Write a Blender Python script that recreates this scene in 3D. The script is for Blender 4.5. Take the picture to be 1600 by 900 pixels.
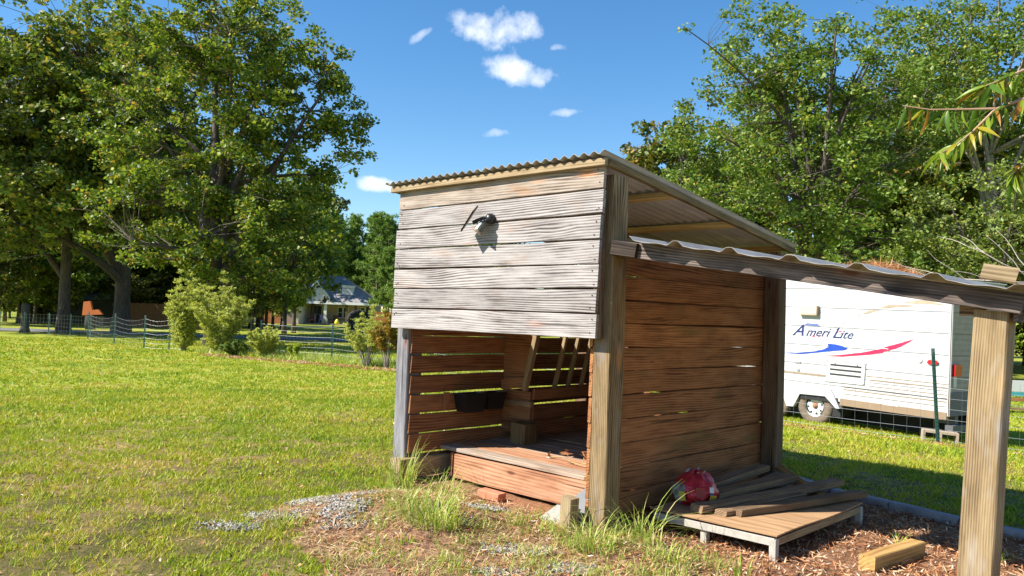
import bpy, math, random
import numpy as np
from mathutils import Vector, Matrix, Euler

S = bpy.context.scene
for o in list(bpy.data.objects):
    bpy.data.objects.remove(o)
COL = S.collection
R = math.radians
random.seed(5)
RG = np.random.default_rng(11)

# ------------------------------------------------------------------ camera
roll = math.atan(0.035)
pitch = math.atan(46 / 1260.)
fw = Vector((0, math.cos(pitch), math.sin(pitch)))
up0 = Vector((0, -math.sin(pitch), math.cos(pitch)))
rt0 = Vector((1, 0, 0))
rt = rt0 * math.cos(roll) + up0 * math.sin(roll)
up = up0 * math.cos(roll) - rt0 * math.sin(roll)
cam_d = bpy.data.cameras.new('camera')
cam = bpy.data.objects.new('camera', cam_d)
COL.objects.link(cam)
cam.matrix_world = Matrix(((rt.x, up.x, -fw.x, 0), (rt.y, up.y, -fw.y, 0), (rt.z, up.z, -fw.z, 1.3), (0, 0, 0, 1)))
cam_d.sensor_width = 36
cam_d.lens = 36 * 1260 / 1600.
cam_d.clip_end = 2000
cam_d.clip_start = 0.05
S.camera = cam

# ------------------------------------------------------------------ sun, sky, exposure
SUN = Vector((-0.713, -0.185, 0.676)).normalized()
sd = bpy.data.lights.new('sun', 'SUN')
sd.energy = 5.0
sd.angle = R(0.5)
sd.color = (1.0, 0.95, 0.86)
so = bpy.data.objects.new('sun', sd)
COL.objects.link(so)
so.rotation_euler = SUN.to_track_quat('Z', 'Y').to_euler()

W = bpy.data.worlds.new('World')
S.world = W
W.use_nodes = True
nt = W.node_tree
nt.nodes.clear()
N = nt.nodes.new
L = nt.links.new
out = N('ShaderNodeOutputWorld')
bg = N('ShaderNodeBackground')
bg.inputs[1].default_value = 0.095
L(bg.outputs[0], out.inputs[0])
sky = N('ShaderNodeTexSky')
sky.sky_type = 'NISHITA'
sky.sun_disc = False
sky.sun_elevation = math.asin(SUN.z)
sky.sun_rotation = math.atan2(SUN.x, SUN.y)
sky.air_density = 1.0
sky.dust_density = 0.15
sky.ozone_density = 2.2
hs = N('ShaderNodeHueSaturation')
hs.inputs['Saturation'].default_value = 1.30
hs.inputs['Value'].default_value = .97
L(sky.outputs[0], hs.inputs['Color'])
tc = N('ShaderNodeTexCoord')
def vm(op, a=None, b=None):
    n = N('ShaderNodeVectorMath'); n.operation = op
    for i, q in enumerate((a, b)):
        if q is None: continue
        if isinstance(q, (tuple, list, Vector)): n.inputs[i].default_value = tuple(q)
        else: L(q, n.inputs[i])
    return n
def mm(op, a=None, b=None, c=None, clamp=False):
    n = N('ShaderNodeMath'); n.operation = op; n.use_clamp = clamp
    for i, q in enumerate((a, b, c)):
        if q is None: continue
        if isinstance(q, (int, float)): n.inputs[i].default_value = q
        else: L(q, n.inputs[i])
    return n.outputs[0]
dirn = vm('NORMALIZE', tc.outputs['Generated']).outputs[0]
cn = N('ShaderNodeTexNoise'); cn.inputs['Scale'].default_value = 26; cn.inputs['Detail'].default_value = 9; cn.inputs['Roughness'].default_value = 0.58
L(dirn, cn.inputs['Vector'])
cn2 = N('ShaderNodeTexNoise'); cn2.inputs['Scale'].default_value = 6.0; cn2.inputs['Detail'].default_value = 3
L(dirn, cn2.inputs['Vector'])
cn2.inputs['Scale'].default_value = 30
warp = vm('SUBTRACT', cn2.outputs['Color'], (.5, .5, .5)).outputs[0]
wsc = N('ShaderNodeVectorMath'); wsc.operation = 'SCALE'; L(warp, wsc.inputs[0]); wsc.inputs['Scale'].default_value = .016
dirw = vm('ADD', dirn, wsc.outputs[0]).outputs[0]
# clouds: direction, half width, half height, tilt, strength
clouds = [((-.0258, .9401, .3398), .052, .024, -.06, 1.0), ((-.008, .9425, .3345), .026, .013, .1, .85), ((-.0029, .9557, .2942), .042, .018, -.12, 1.0),
          ((-.1644, .974, .1558), .030, .0095, 0, .9), ((.0439, .9455, .3227), .011, .005, 0, .55),
          ((-.118, .9373, .3279), .018, .0045, .75, .45), ((-.033, .9746, .2217), .026, .0045, .1, .45), ((.0583, .9664, .2504), .022, .0045, 0, .45),
          ((-.55, .70, .45), .10, .03, .1, .9), ((.75, -.4, .5), .14, .05, .1, .9), ((-.5, -.7, .4), .12, .05, 0, .8)]
tot = None
for d, a, b, tilt, stg in clouds:
    d = Vector(d).normalized()
    r_ = d.cross(Vector((0, 0, 1))).normalized()
    u_ = r_.cross(d)
    r2 = r_ * math.cos(tilt) + u_ * math.sin(tilt)
    u2 = u_ * math.cos(tilt) - r_ * math.sin(tilt)
    dx = mm('DIVIDE', vm('DOT_PRODUCT', dirw, r2).outputs['Value'], a)
    dy = mm('DIVIDE', vm('DOT_PRODUCT', dirw, u2).outputs['Value'], b)
    rr = mm('ADD', mm('MULTIPLY', dx, dx), mm('MULTIPLY', dy, dy))
    dt = mm('GREATER_THAN', vm('DOT_PRODUCT', dirn, d).outputs['Value'], 0.5)
    nz = mm('MULTIPLY', mm('SUBTRACT', cn.outputs[0], 0.5), 5.2)
    v_ = mm('ADD', mm('SUBTRACT', 1.0, rr), nz)
    v_ = mm('MULTIPLY', mm('MULTIPLY', v_, 0.62, clamp=True), dt)
    v_ = mm('MULTIPLY', v_, mm('MULTIPLY', mm('SUBTRACT', 2.2, rr), 0.7, clamp=True))
    v_ = mm('MULTIPLY', v_, stg)
    tot = v_ if tot is None else mm('MAXIMUM', tot, v_)
mx = N('ShaderNodeMixRGB')
L(tot, mx.inputs[0])
L(hs.outputs[0], mx.inputs[1])
mx.inputs[2].default_value = (6.2, 6.5, 7.1, 1)
L(mx.outputs[0], bg.inputs[0])

S.render.engine = 'CYCLES'
S.view_settings.view_transform = 'Standard'
S.view_settings.look = 'None'
S.view_settings.exposure = 1.04
S.view_settings.gamma = 1
S.cycles.max_bounces = 8
S.cycles.transparent_max_bounces = 8

# ------------------------------------------------------------------ helpers
def ss(a, b, t):
    q = np.clip((np.asarray(t, float) - a) / (b - a), 0, 1)
    return q * q * (3 - 2 * q)

def gz(x, y):
    x = np.asarray(x, float); y = np.asarray(y, float)
    r = np.hypot(x, y)
    z = -.35 * ss(6, 22, r) - .27 * ss(2, 8, x) * ss(7, 16, r) * ss(-5, 5, y) - .05 * ss(.7, 1.3, x) * (1 - ss(7, 9, r))
    z = z + .10 * np.exp(-((x + .75) ** 2 / .30 + (y - 5.35) ** 2 / .12)) * (1 - ss(6, 6.6, y))
    z = z + .05 * np.exp(-((x + .55) ** 2 + (y - 4.75) ** 2) / .12)
    return z
def g1(x, y): return float(gz(x, y))

def tag(o, label=None, cat=None, group=None, kind=None):
    if label: o['label'] = label
    if cat: o['category'] = cat
    if group: o['group'] = group
    if kind: o['kind'] = kind
    return o

def empty(name, loc=(0, 0, 0), rz=0, label=None, cat=None, group=None):
    o = bpy.data.objects.new(name, None)
    COL.objects.link(o)
    o.location = loc
    o.rotation_euler = (0, 0, rz)
    o.empty_display_size = .2
    return tag(o, label, cat, group)

def link(name, me, parent=None, mat=None):
    if mat is not None:
        me.materials.clear()
        for m in (mat if isinstance(mat, (list, tuple)) else [mat]): me.materials.append(m)
    o = bpy.data.objects.new(name, me)
    COL.objects.link(o)
    if parent is not None: o.parent = parent
    return o

class MB:
    """collects shapes, then links them as one mesh object"""
    def __init__(s): s.v = []; s.f = []; s.m = []
    def add(s, v, f, mi=0):
        n = len(s.v)
        s.v += [tuple(p) for p in v]
        s.f += [tuple(i + n for i in q) for q in f]
        s.m += [mi] * len(f)
        return s
    def box(s, a, b, mi=0):
        x0, y0, z0 = a; x1, y1, z1 = b
        v = [(x0, y0, z0), (x1, y0, z0), (x1, y1, z0), (x0, y1, z0), (x0, y0, z1), (x1, y0, z1), (x1, y1, z1), (x0, y1, z1)]
        f = [(0, 3, 2, 1), (4, 5, 6, 7), (0, 1, 5, 4), (1, 2, 6, 5), (2, 3, 7, 6), (3, 0, 4, 7)]
        return s.add(v, f, mi)
    def tube(s, pts, rad, n=6, mi=0, cap=True):
        pts = [Vector(p) for p in pts]
        if isinstance(rad, (int, float)): rad = [rad] * len(pts)
        base = len(s.v); ref = None
        for i, p in enumerate(pts):
            t = (pts[min(i + 1, len(pts) - 1)] - pts[max(i - 1, 0)]).normalized()
            if ref is None or abs(ref.dot(t)) > .95: ref = Vector((1, 0, 0)) if abs(t.x) < .8 else Vector((0, 1, 0))
            a = t.cross(ref).normalized(); b = t.cross(a); ref = -t.cross(a.cross(t)) if False else ref
            for k in range(n):
                an = 2 * math.pi * k / n
                q = p + (a * math.cos(an) + b * math.sin(an)) * rad[i]
                s.v.append(tuple(q))
        for i in range(len(pts) - 1):
            for k in range(n):
                k2 = (k + 1) % n
                s.f.append((base + i * n + k, base + i * n + k2, base + (i + 1) * n + k2, base + (i + 1) * n + k)); s.m.append(mi)
        if cap:
            s.f.append(tuple(base + k for k in range(n))[::-1]); s.m.append(mi)
            e = base + (len(pts) - 1) * n
            s.f.append(tuple(e + k for k in range(n))); s.m.append(mi)
        return s
    def prism(s, poly, y0, y1, mi=0):
        """poly in (x,z), extruded along y"""
        n = len(poly)
        v = [(x, y0, z) for x, z in poly] + [(x, y1, z) for x, z in poly]
        f = [tuple(range(n)), tuple(range(2 * n - 1, n - 1, -1))] + [(i, i + n, (i + 1) % n + n, (i + 1) % n) for i in range(n)]
        return s.add(v, f, mi)
    def lathe(s, prof, n=24, axis='y', c=(0, 0, 0), mi=0):
        """prof: (radius, offset along axis)"""
        base = len(s.v)
        for r, h in prof:
            for k in range(n):
                a = 2 * math.pi * k / n
                if axis == 'y': s.v.append((c[0] + r * math.cos(a), c[1] + h, c[2] + r * math.sin(a)))
                else: s.v.append((c[0] + r * math.cos(a), c[1] + r * math.sin(a), c[2] + h))
        for i in range(len(prof) - 1):
            for k in range(n):
                k2 = (k + 1) % n
                s.f.append((base + i * n + k, base + i * n + k2, base + (i + 1) * n + k2, base + (i + 1) * n + k)); s.m.append(mi)
        return s
    def build(s, name, mat, parent=None, smooth=False, loc=None, rot=None, fix=True):
        me = bpy.data.meshes.new(name)
        me.from_pydata(s.v, [], s.f)
        if isinstance(mat, (list, tuple)):
            for m in mat: me.materials.append(m)
            me.polygons.foreach_set('material_index', s.m)
        else: me.materials.append(mat)
        if smooth: me.polygons.foreach_set('use_smooth', [True] * len(s.f))
        if fix:
            import bmesh
            b = bmesh.new(); b.from_mesh(me); bmesh.ops.recalc_face_normals(b, faces=b.faces); b.to_mesh(me); b.free()
        me.update()
        o = link(name, me, parent)
        if loc is not None: o.location = loc
        if rot is not None: o.rotation_euler = rot
        return o

def np_mesh(name, V, k, mat, parent=None, smooth=False):
    """V: (n*k,3) verts, every k of them one face"""
    V = np.asarray(V, np.float32).reshape(-1, 3)
    n = len(V) // k
    me = bpy.data.meshes.new(name)
    me.vertices.add(len(V)); me.vertices.foreach_set('co', V.ravel())
    me.loops.add(n * k); me.loops.foreach_set('vertex_index', np.arange(n * k, dtype=np.int32))
    me.polygons.add(n)
    me.polygons.foreach_set('loop_start', np.arange(0, n * k, k, dtype=np.int32))
    me.update(calc_edges=True)
    me.materials.append(mat)
    return link(name, me, parent) if parent is not False else me

# ------------------------------------------------------------------ materials
class MT:
    def __init__(s, name):
        s.m = bpy.data.materials.new(name); s.m.use_nodes = True
        s.t = s.m.node_tree; s.b = s.t.nodes['Principled BSDF']; s.o = s.t.nodes['Material Output']
    def n(s, t, **k):
        q = s.t.nodes.new(t)
        for a, b in k.items(): setattr(q, a, b)
        return q
    def l(s, a, b): s.t.links.new(a, b)
    def set(s, **k):
        for a, b in k.items(): s.b.inputs[a.replace('_', ' ')].default_value = b
    def math(s, op, a, b=None, c=None, clamp=False):
        n = s.n('ShaderNodeMath', operation=op); n.use_clamp = clamp
        for i, q in enumerate((a, b, c)):
            if q is None: continue
            if isinstance(q, (int, float)): n.inputs[i].default_value = q
            else: s.l(q, n.inputs[i])
        return n.outputs[0]
    def mapping(s, vec, scale):
        n = s.n('ShaderNodeMapping'); n.inputs['Scale'].default_value = scale; s.l(vec, n.inputs[0]); return n.outputs[0]
    def noise(s, vec, scale=1, detail=3, rough=.5):
        n = s.n('ShaderNodeTexNoise'); n.inputs['Scale'].default_value = scale; n.inputs['Detail'].default_value = detail
        n.inputs['Roughness'].default_value = rough
        if vec is not None: s.l(vec, n.inputs['Vector'])
        return n.outputs[0]
    def ramp(s, fac, stops):
        n = s.n('ShaderNodeValToRGB'); e = n.color_ramp.elements
        while len(e) < len(stops): e.new(.5)
        for i, (p, c) in enumerate(stops): e[i].position = p; e[i].color = (*c, 1)
        s.l(fac, n.inputs[0]); return n.outputs[0]
    def mix(s, f, a, b, mode='MIX'):
        n = s.n('ShaderNodeMixRGB', blend_type=mode)
        for i, q in enumerate((f, a, b)):
            if isinstance(q, (int, float)): n.inputs[i].default_value = q
            elif isinstance(q, tuple): n.inputs[i].default_value = (*q, 1)
            else: s.l(q, n.inputs[i])
        return n.outputs[0]
    def bump(s, h, strength=.3, dist=.01):
        n = s.n('ShaderNodeBump'); n.inputs['Strength'].default_value = strength; n.inputs['Distance'].default_value = dist
        s.l(h, n.inputs['Height']); s.l(n.outputs[0], s.b.inputs['Normal'])

def plain(name, col, rough=.6, metal=0, var=.12, scale=8, bump=0):
    m = MT(name)
    tc = m.n('ShaderNodeTexCoord').outputs['Object']
    nz = m.noise(tc, scale, 5, .6)
    c = m.ramp(nz, [(.25, tuple(x * (1 - var) for x in col)), (.75, tuple(min(1, x * (1 + var)) for x in col))])
    m.l(c, m.b.inputs['Base Color'])
    m.set(Roughness=rough, Metallic=metal)
    if bump: m.bump(nz, bump, .004)
    return m.m

def wood(name, base, dark, light, stain=None, stain_amt=.3, freq=85, knot=(.10, .04, .02), rough=.85, boardvar=.25, bump=.6, grey=None, grey_amt=0, ring=.75):
    m = MT(name)
    tc = m.n('ShaderNodeTexCoord').outputs['Object']
    oi = m.n('ShaderNodeObjectInfo').outputs['Random']
    off = m.n('ShaderNodeCombineXYZ')
    for i, k in enumerate((53., 17., 31.)): m.l(m.math('MULTIPLY', oi, k), off.inputs[i])
    add = m.n('ShaderNodeVectorMath', operation='ADD'); m.l(tc, add.inputs[0]); m.l(off.outputs[0], add.inputs[1])
    v = add.outputs[0]
    low = m.noise(m.mapping(v, (.55, 2.6, 2.6)), 1.0, 2, .45)
    mid = m.noise(m.mapping(v, (3, 22, 22)), 1.0, 4, .6)
    low2 = m.noise(m.mapping(v, (1.3, 6, 6)), 1.0, 3, .6)
    fine = m.noise(m.mapping(v, (4, 300, 300)), 1.0, 4, .75)
    strk = m.noise(m.mapping(v, (2.6, 42, 42)), 1.0, 6, .72)
    blot = m.noise(m.mapping(v, (2.5, 5, 5)), 1.0, 4, .6)
    vo = m.n('ShaderNodeTexVoronoi'); vo.inputs['Scale'].default_value = 1.0
    m.l(m.mapping(v, (1.15, 4.2, 4.2)), vo.inputs['Vector'])
    kd = m.math('SUBTRACT', 1.0, m.math('MULTIPLY', vo.outputs['Distance'], 4.2), clamp=True)      # near a knot
    sp = m.n('ShaderNodeSeparateXYZ'); m.l(v, sp.inputs[0])
    zz = m.math('ADD', sp.outputs[2], m.math('MULTIPLY', sp.outputs[1], .6))
    ph = m.math('ADD', m.math('MULTIPLY', zz, freq * 5.0), m.math('MULTIPLY', low, 58.))
    ph = m.math('ADD', ph, m.math('MULTIPLY', kd, 8.))
    ph = m.math('ADD', ph, m.math('MULTIPLY', mid, 2.5))
    wv = m.math('ADD', m.math('MULTIPLY', m.math('SINE', ph), .5), .5)
    g = m.math('ADD', m.math('MULTIPLY', m.math('SUBTRACT', wv, .5), m.math('MULTIPLY', m.math('SUBTRACT', low2, .30), ring)), m.math('ADD', m.math('MULTIPLY', fine, .42), m.math('ADD', m.math('MULTIPLY', strk, .24), m.math('MULTIPLY', blot, .30))))
    g = m.math('ADD', g, m.math('MULTIPLY', m.math('SUBTRACT', mid, .5), .5))
    c = m.ramp(g, [(.30, dark), (.49, base), (.72, light)])
    if stain:
        sf = m.ramp(m.noise(m.mapping(v, (2.2, 7, 7)), 1, 3, .6), [(.56, (0, 0, 0)), (.72, (1, 1, 1))])
        c = m.mix(m.math('MULTIPLY', sf, stain_amt), c, stain)
    if grey:
        gf = m.ramp(m.noise(m.mapping(v, (.9, 9, 9)), 1, 4, .6), [(.42, (0, 0, 0)), (.62, (1, 1, 1))])
        c = m.mix(m.math('MULTIPLY', gf, grey_amt), c, grey)
    crk = m.math('MULTIPLY', m.math('SUBTRACT', m.noise(m.mapping(v, (.9, 38, 38)), 1.3, 2, .5), .66), 22., clamp=True)
    c = m.mix(m.math('MULTIPLY', crk, .75), c, tuple(q * .35 for q in dark))
    vk = m.n('ShaderNodeTexVoronoi'); vk.inputs['Scale'].default_value = 1.0
    m.l(m.mapping(v, (2.4, 7.5, 7.5)), vk.inputs['Vector'])
    sk = m.n('ShaderNodeSeparateColor'); m.l(vk.outputs['Color'], sk.inputs[0])
    gate = m.math('GREATER_THAN', sk.outputs[0], .72)
    kr = m.math('ADD', vk.outputs['Distance'], m.math('MULTIPLY', m.math('SUBTRACT', mid, .5), .10))
    kf = m.math('MULTIPLY', m.math('MULTIPLY', m.math('SUBTRACT', .135, kr), 16., clamp=True), gate)
    halo = m.math('MULTIPLY', m.math('MULTIPLY', m.math('SUBTRACT', .30, kr), 3.5, clamp=True), gate)
    c = m.mix(m.math('MULTIPLY', halo, .45), c, tuple(min(1, q * 3.2) for q in knot))
    c = m.mix(m.math('MULTIPLY', kf, .85), c, knot)
    bv = m.math('ADD', 1 - boardvar, m.math('MULTIPLY', oi, 2 * boardvar))
    hv = m.n('ShaderNodeHueSaturation'); m.l(bv, hv.inputs['Value']); m.l(c, hv.inputs['Color'])
    m.l(hv.outputs[0], m.b.inputs['Base Color'])
    m.set(Roughness=rough)
    m.b.inputs['Specular IOR Level'].default_value = .25
    m.bump(g, bump, .003)
    return m.m

def leafmat(name, stops, trans=.35, rough=.5, patch=0):
    m = MT(name)
    isl = m.n('ShaderNodeNewGeometry').outputs['Random Per Island']
    if patch:
        pos = m.n('ShaderNodeNewGeometry').outputs['Position']
        nz = m.noise(pos, patch, 3, .55)
        f = m.math('ADD', m.math('MULTIPLY', isl, .72), m.math('SUBTRACT', m.math('MULTIPLY', nz, 1.25), .52), clamp=True)
    else: f = isl
    c = m.ramp(f, stops)
    m.l(c, m.b.inputs['Base Color'])
    m.set(Roughness=rough)
    m.b.inputs['Specular IOR Level'].default_value = .35
    tr = m.n('ShaderNodeBsdfTranslucent')
    m.l(m.mix(1.0, c, (1.0, 1.0, .45), 'MULTIPLY'), tr.inputs['Color'])
    mix = m.n('ShaderNodeMixShader'); mix.inputs[0].default_value = trans
    m.l(m.b.outputs[0], mix.inputs[1]); m.l(tr.outputs[0], mix.inputs[2]); m.l(mix.outputs[0], m.o.inputs['Surface'])
    return m.m

M = {}
M['grey_wood'] = wood('grey_wood', (.315, .285, .27), (.08, .064, .058), (.46, .425, .405), stain=(.42, .25, .14), stain_amt=.22, freq=75, knot=(.14, .05, .025), boardvar=.14, bump=.9, ring=1.0)
M['tan_top_wood'] = wood('tan_top_wood', (.31, .25, .20), (.08, .052, .04), (.46, .39, .33), stain=(.45, .22, .09), stain_amt=.5, freq=75, knot=(.35, .12, .03), boardvar=.05, bump=.8)
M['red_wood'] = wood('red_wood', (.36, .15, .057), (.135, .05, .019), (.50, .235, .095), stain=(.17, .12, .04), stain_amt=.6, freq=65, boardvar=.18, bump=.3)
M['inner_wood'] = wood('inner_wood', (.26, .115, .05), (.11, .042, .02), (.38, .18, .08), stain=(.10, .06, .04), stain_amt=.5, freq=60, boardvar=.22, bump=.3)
M['post_wood'] = wood('post_wood', (.17, .115, .05), (.055, .034, .014), (.27, .20, .09), stain=(.15, .12, .05), stain_amt=.4, freq=90, boardvar=.08)
M['post_old'] = wood('post_old', (.215, .145, .07), (.06, .04, .02), (.36, .265, .15), stain=(.30, .27, .25), stain_amt=.7, freq=90, boardvar=.05, knot=(.33, .13, .04), bump=.9)
M['post_front'] = wood('post_front', (.29, .205, .105), (.13, .085, .045), (.41, .31, .175), stain=(.42, .39, .35), stain_amt=.65, freq=110, boardvar=.02, knot=(.28, .16, .07), bump=.8)
M['post_grey'] = wood('post_grey', (.22, .21, .22), (.07, .065, .07), (.36, .345, .35), freq=110, boardvar=.05, bump=.9)
M['deck_wood'] = wood('deck_wood', (.42, .21, .115), (.22, .09, .045), (.54, .31, .19), stain=(.45, .34, .24), stain_amt=.3, freq=55, boardvar=.05, bump=.2)
M['deck_grey'] = wood('deck_grey', (.36, .27, .20), (.18, .125, .09), (.48, .38, .30), stain=(.28, .25, .22), stain_amt=.8, freq=70, boardvar=.25, bump=.4)
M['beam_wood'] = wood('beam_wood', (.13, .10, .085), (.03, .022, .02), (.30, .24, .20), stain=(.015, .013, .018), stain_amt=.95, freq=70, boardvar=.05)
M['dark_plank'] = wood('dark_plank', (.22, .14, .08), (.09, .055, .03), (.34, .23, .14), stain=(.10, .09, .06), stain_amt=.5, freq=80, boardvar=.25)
M['new_wood'] = wood('new_wood', (.42, .245, .08), (.23, .12, .04), (.52, .33, .13), freq=60, boardvar=.05, bump=.3)
M['shade_black_wood'] = wood('shade_black_wood', (.045, .032, .024), (.015, .011, .009), (.085, .06, .045), freq=70, boardvar=.05)
M['purlin_wood'] = wood('purlin_wood', (.62, .46, .20), (.40, .27, .10), (.72, .57, .30), freq=60, boardvar=.05, bump=.3)
M['pale_wood'] = wood('pale_wood', (.33, .24, .135), (.17, .115, .06), (.44, .34, .21), freq=70, boardvar=.12, bump=.3)
M['plywood'] = wood('plywood', (.40, .24, .125), (.26, .145, .07), (.50, .32, .18), stain=(.35, .24, .15), stain_amt=.4, freq=30, boardvar=.02, bump=.15, knot=(.4, .22, .1))
M['white_frame'] = plain('white_frame', (.40, .37, .32), .7, var=.2, scale=30)

def metal_sheet(name, c1, c2, rough=.5, metal=.55, rust=0):
    m = MT(name)
    tc = m.n('ShaderNodeTexCoord').outputs['Object']
    a = m.noise(m.mapping(tc, (2, .7, 2)), 3, 6, .65)
    b = m.noise(m.mapping(tc, (30, 2, 30)), 1, 3, .6)
    f = m.math('ADD', m.math('MULTIPLY', a, .7), m.math('MULTIPLY', b, .3))
    c = m.ramp(f, [(.35, c1), (.62, c2)])
    if rust:
        rf = m.ramp(m.noise(tc, 5, 6, .7), [(.55, (0, 0, 0)), (.68, (1, 1, 1))])
        c = m.mix(m.math('MULTIPLY', rf, rust), c, (.20, .11, .06))
    m.l(c, m.b.inputs['Base Color'])
    m.set(Roughness=rough, Metallic=metal)
    m.bump(a, .15, .004)
    return m.m
M['roof_metal'] = metal_sheet('roof_metal', (.34, .335, .33), (.54, .53, .51), .6, .0, .10)
M['awning_metal'] = metal_sheet('awning_metal', (.30, .27, .24), (.50, .46, .41), .5, .35, .35)

M['bark'] = None
def barkmat(name, c1, c2):
    m = MT(name)
    p = m.n('ShaderNodeTexCoord').outputs['Object']
    a = m.noise(m.mapping(p, (9, 9, 1.6)), 1.5, 6, .7)
    m.l(m.ramp(a, [(.35, c1), (.65, c2)]), m.b.inputs['Base Color']); m.set(Roughness=.95); m.bump(a, .8, .03)
    return m.m
M['bark'] = barkmat('bark', (.05, .038, .03), (.14, .11, .09))
M['bark_pale'] = barkmat('bark_pale', (.14, .12, .10), (.32, .28, .24))
M['bark_pine'] = barkmat('bark_pine', (.06, .04, .03), (.18, .12, .085))
M['leaf_maple'] = leafmat('leaf_maple', [(0, (.045, .09, .018)), (.4, (.12, .19, .03)), (.75, (.26, .34, .045)), (.93, (.40, .41, .06)), (1, (.48, .24, .06))], .42, .5)
M['leaf_olive'] = leafmat('leaf_olive', [(0, (.075, .13, .025)), (.5, (.17, .23, .04)), (.85, (.31, .34, .06)), (1, (.46, .30, .06))], .38)
M['leaf_oak'] = leafmat('leaf_oak', [(0, (0.076, 0.139, 0.023)), (.5, (0.151, 0.244, 0.040)), (.85, (0.272, 0.354, 0.063)), (1, (0.408, 0.324, 0.063))], .36)
M['leaf_dusty'] = leafmat('leaf_dusty', [(0, (.085, .125, .03)), (.5, (.19, .26, .055)), (.9, (.32, .38, .09)), (1, (.38, .33, .08))], .38)
M['leaf_yellow'] = leafmat('leaf_yellow', [(0, (.16, .13, .02)), (.5, (.34, .23, .03)), (.8, (.42, .22, .04)), (1, (.14, .16, .02))], .4)
M['leaf_lime'] = leafmat('leaf_lime', [(0, (0.204, 0.300, 0.036)), (.6, (0.360, 0.456, 0.060)), (1, (0.504, 0.504, 0.072))], .45)
M['leaf_woods'] = leafmat('leaf_woods', [(0, (0.050, 0.071, 0.018)), (.5, (0.115, 0.159, 0.029)), (.85, (0.230, 0.245, 0.043)), (1, (0.374, 0.230, 0.057))], .3)
M['needle'] = leafmat('needle', [(0, (0.090, 0.172, 0.036)), (.6, (0.198, 0.324, 0.054)), (1, (0.360, 0.450, 0.072))], .25)
M['feather'] = leafmat('feather', [(0, (.30, .36, .07)), (.6, (.52, .56, .13)), (1, (.66, .60, .20))], .42)
M['grass'] = leafmat('grass_blades', [(0, (.12, .22, .012)), (.30, (.27, .38, .018)), (.58, (.43, .46, .03)), (.78, (.56, .48, .06)), (.91, (.60, .40, .15)), (1, (.64, .48, .28))], .35, .55, patch=.55)
M['tall_grass'] = leafmat('tall_grass', [(0, (.20, .32, .03)), (.6, (.42, .52, .09)), (.85, (.62, .58, .22)), (1, (.68, .52, .3))], .38, .45)
M['litter'] = leafmat('litter', [(0, (.13, .045, .02)), (.3, (.34, .13, .05)), (.65, (.58, .28, .12)), (.88, (.66, .46, .28)), (1, (.78, .68, .56))], .1, .8)
M['gravel'] = leafmat('gravel', [(0, (.16, .15, .13)), (.5, (.31, .29, .255)), (1, (.46, .43, .385))], 0, .8)

# ground material
def ground_mat():
    m = MT('lawn_soil')
    pos = m.n('ShaderNodeNewGeometry').outputs['Position']
    big = m.noise(pos, .35, 4, .6)
    mid = m.noise(pos, 2.2, 5, .6)
    fin = m.noise(pos, 28, 4, .7)
    f = m.math('ADD', m.math('ADD', m.math('MULTIPLY', big, .35), m.math('MULTIPLY', mid, .35)), m.math('MULTIPLY', fin, .3))
    nearc = m.ramp(f, [(.40, (.055, .06, .018)), (.49, (.14, .11, .04)), (.57, (.27, .175, .09)), (.66, (.42, .28, .17))])
    farc = m.ramp(f, [(.38, (.12, .16, .02)), (.48, (.24, .29, .03)), (.56, (.36, .34, .06)), (.65, (.42, .31, .12))])
    ln = m.n('ShaderNodeVectorMath', operation='LENGTH'); m.l(pos, ln.inputs[0])
    grass = m.mix(m.math('DIVIDE', m.math('SUBTRACT', ln.outputs['Value'], 7.), 12., clamp=True), nearc, farc)
    at = m.n('ShaderNodeAttribute'); at.attribute_name = 'mulch'
    soil = m.ramp(m.math('ADD', m.math('MULTIPLY', fin, .6), m.math('MULTIPLY', mid, .4)), [(.35, (.07, .032, .018)), (.5, (.24, .13, .075)), (.65, (.44, .28, .17))])
    at2 = m.n('ShaderNodeAttribute'); at2.attribute_name = 'bare'
    sg = m.ramp(m.noise(pos, 60, 3, .7), [(.4, (.20, .085, .045)), (.6, (.36, .19, .10))])
    c = m.mix(at.outputs['Fac'], grass, soil)
    c = m.mix(at2.outputs['Fac'], c, sg)
    m.l(c, m.b.inputs['Base Color']); m.set(Roughness=.95); m.b.inputs['Specular IOR Level'].default_value = .1
    m.bump(fin, .7, .03)
    return m.m
M['ground'] = ground_mat()

# ------------------------------------------------------------------ ground
MULCH = np.array([(-.75, 2.0), (-.85, 4.0), (-1.30, 4.75), (-1.55, 4.95), (-1.35, 5.35), (-1.0, 5.62), (-.72, 5.95), (-.88, 6.45), (.35, 8.05), (.9, 8.6), (2.3, 7.35), (2.78, 6.8), (3.03, 6.3), (3.29, 5.89), (3.55, 5.5), (4.6, 3.9), (4.6, 2.0)])
def sn(x, y, s=1., ph=0):
    return (np.sin(x * 1.7 * s + 1.3 * np.sin(y * 1.1 * s + ph)) + np.sin(y * 2.1 * s + 1.7 * np.sin(x * 1.3 * s + 2 + ph)) + .7 * np.sin((x + y) * 3.7 * s + 2 * np.sin((x - y) * 2.3 * s + ph))) / 2.7
def pip(x, y, P):
    ins = np.zeros(x.shape, bool); n = len(P)
    for i in range(n):
        x1, y1 = P[i]; x2, y2 = P[(i + 1) % n]
        c = ((y1 > y) != (y2 > y)) & (x < (x2 - x1) * (y - y1) / (y2 - y1 + 1e-9) + x1)
        ins ^= c
    return ins
def mulch_mask(x, y):
    jx = x + .10 * sn(x, y, 4.1); jy = y + .10 * sn(x, y, 4.7, 3)
    # keep the right-hand edge sharp along the edging
    w = ss(1.5, 2.2, x)
    return pip(x * w + jx * (1 - w), y * w + jy * (1 - w), MULCH)
SHED_C = np.array([.6174, 4.9627]); UX = np.array([.7229, -.6910]); VY = np.array([.6910, .7229])
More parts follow.
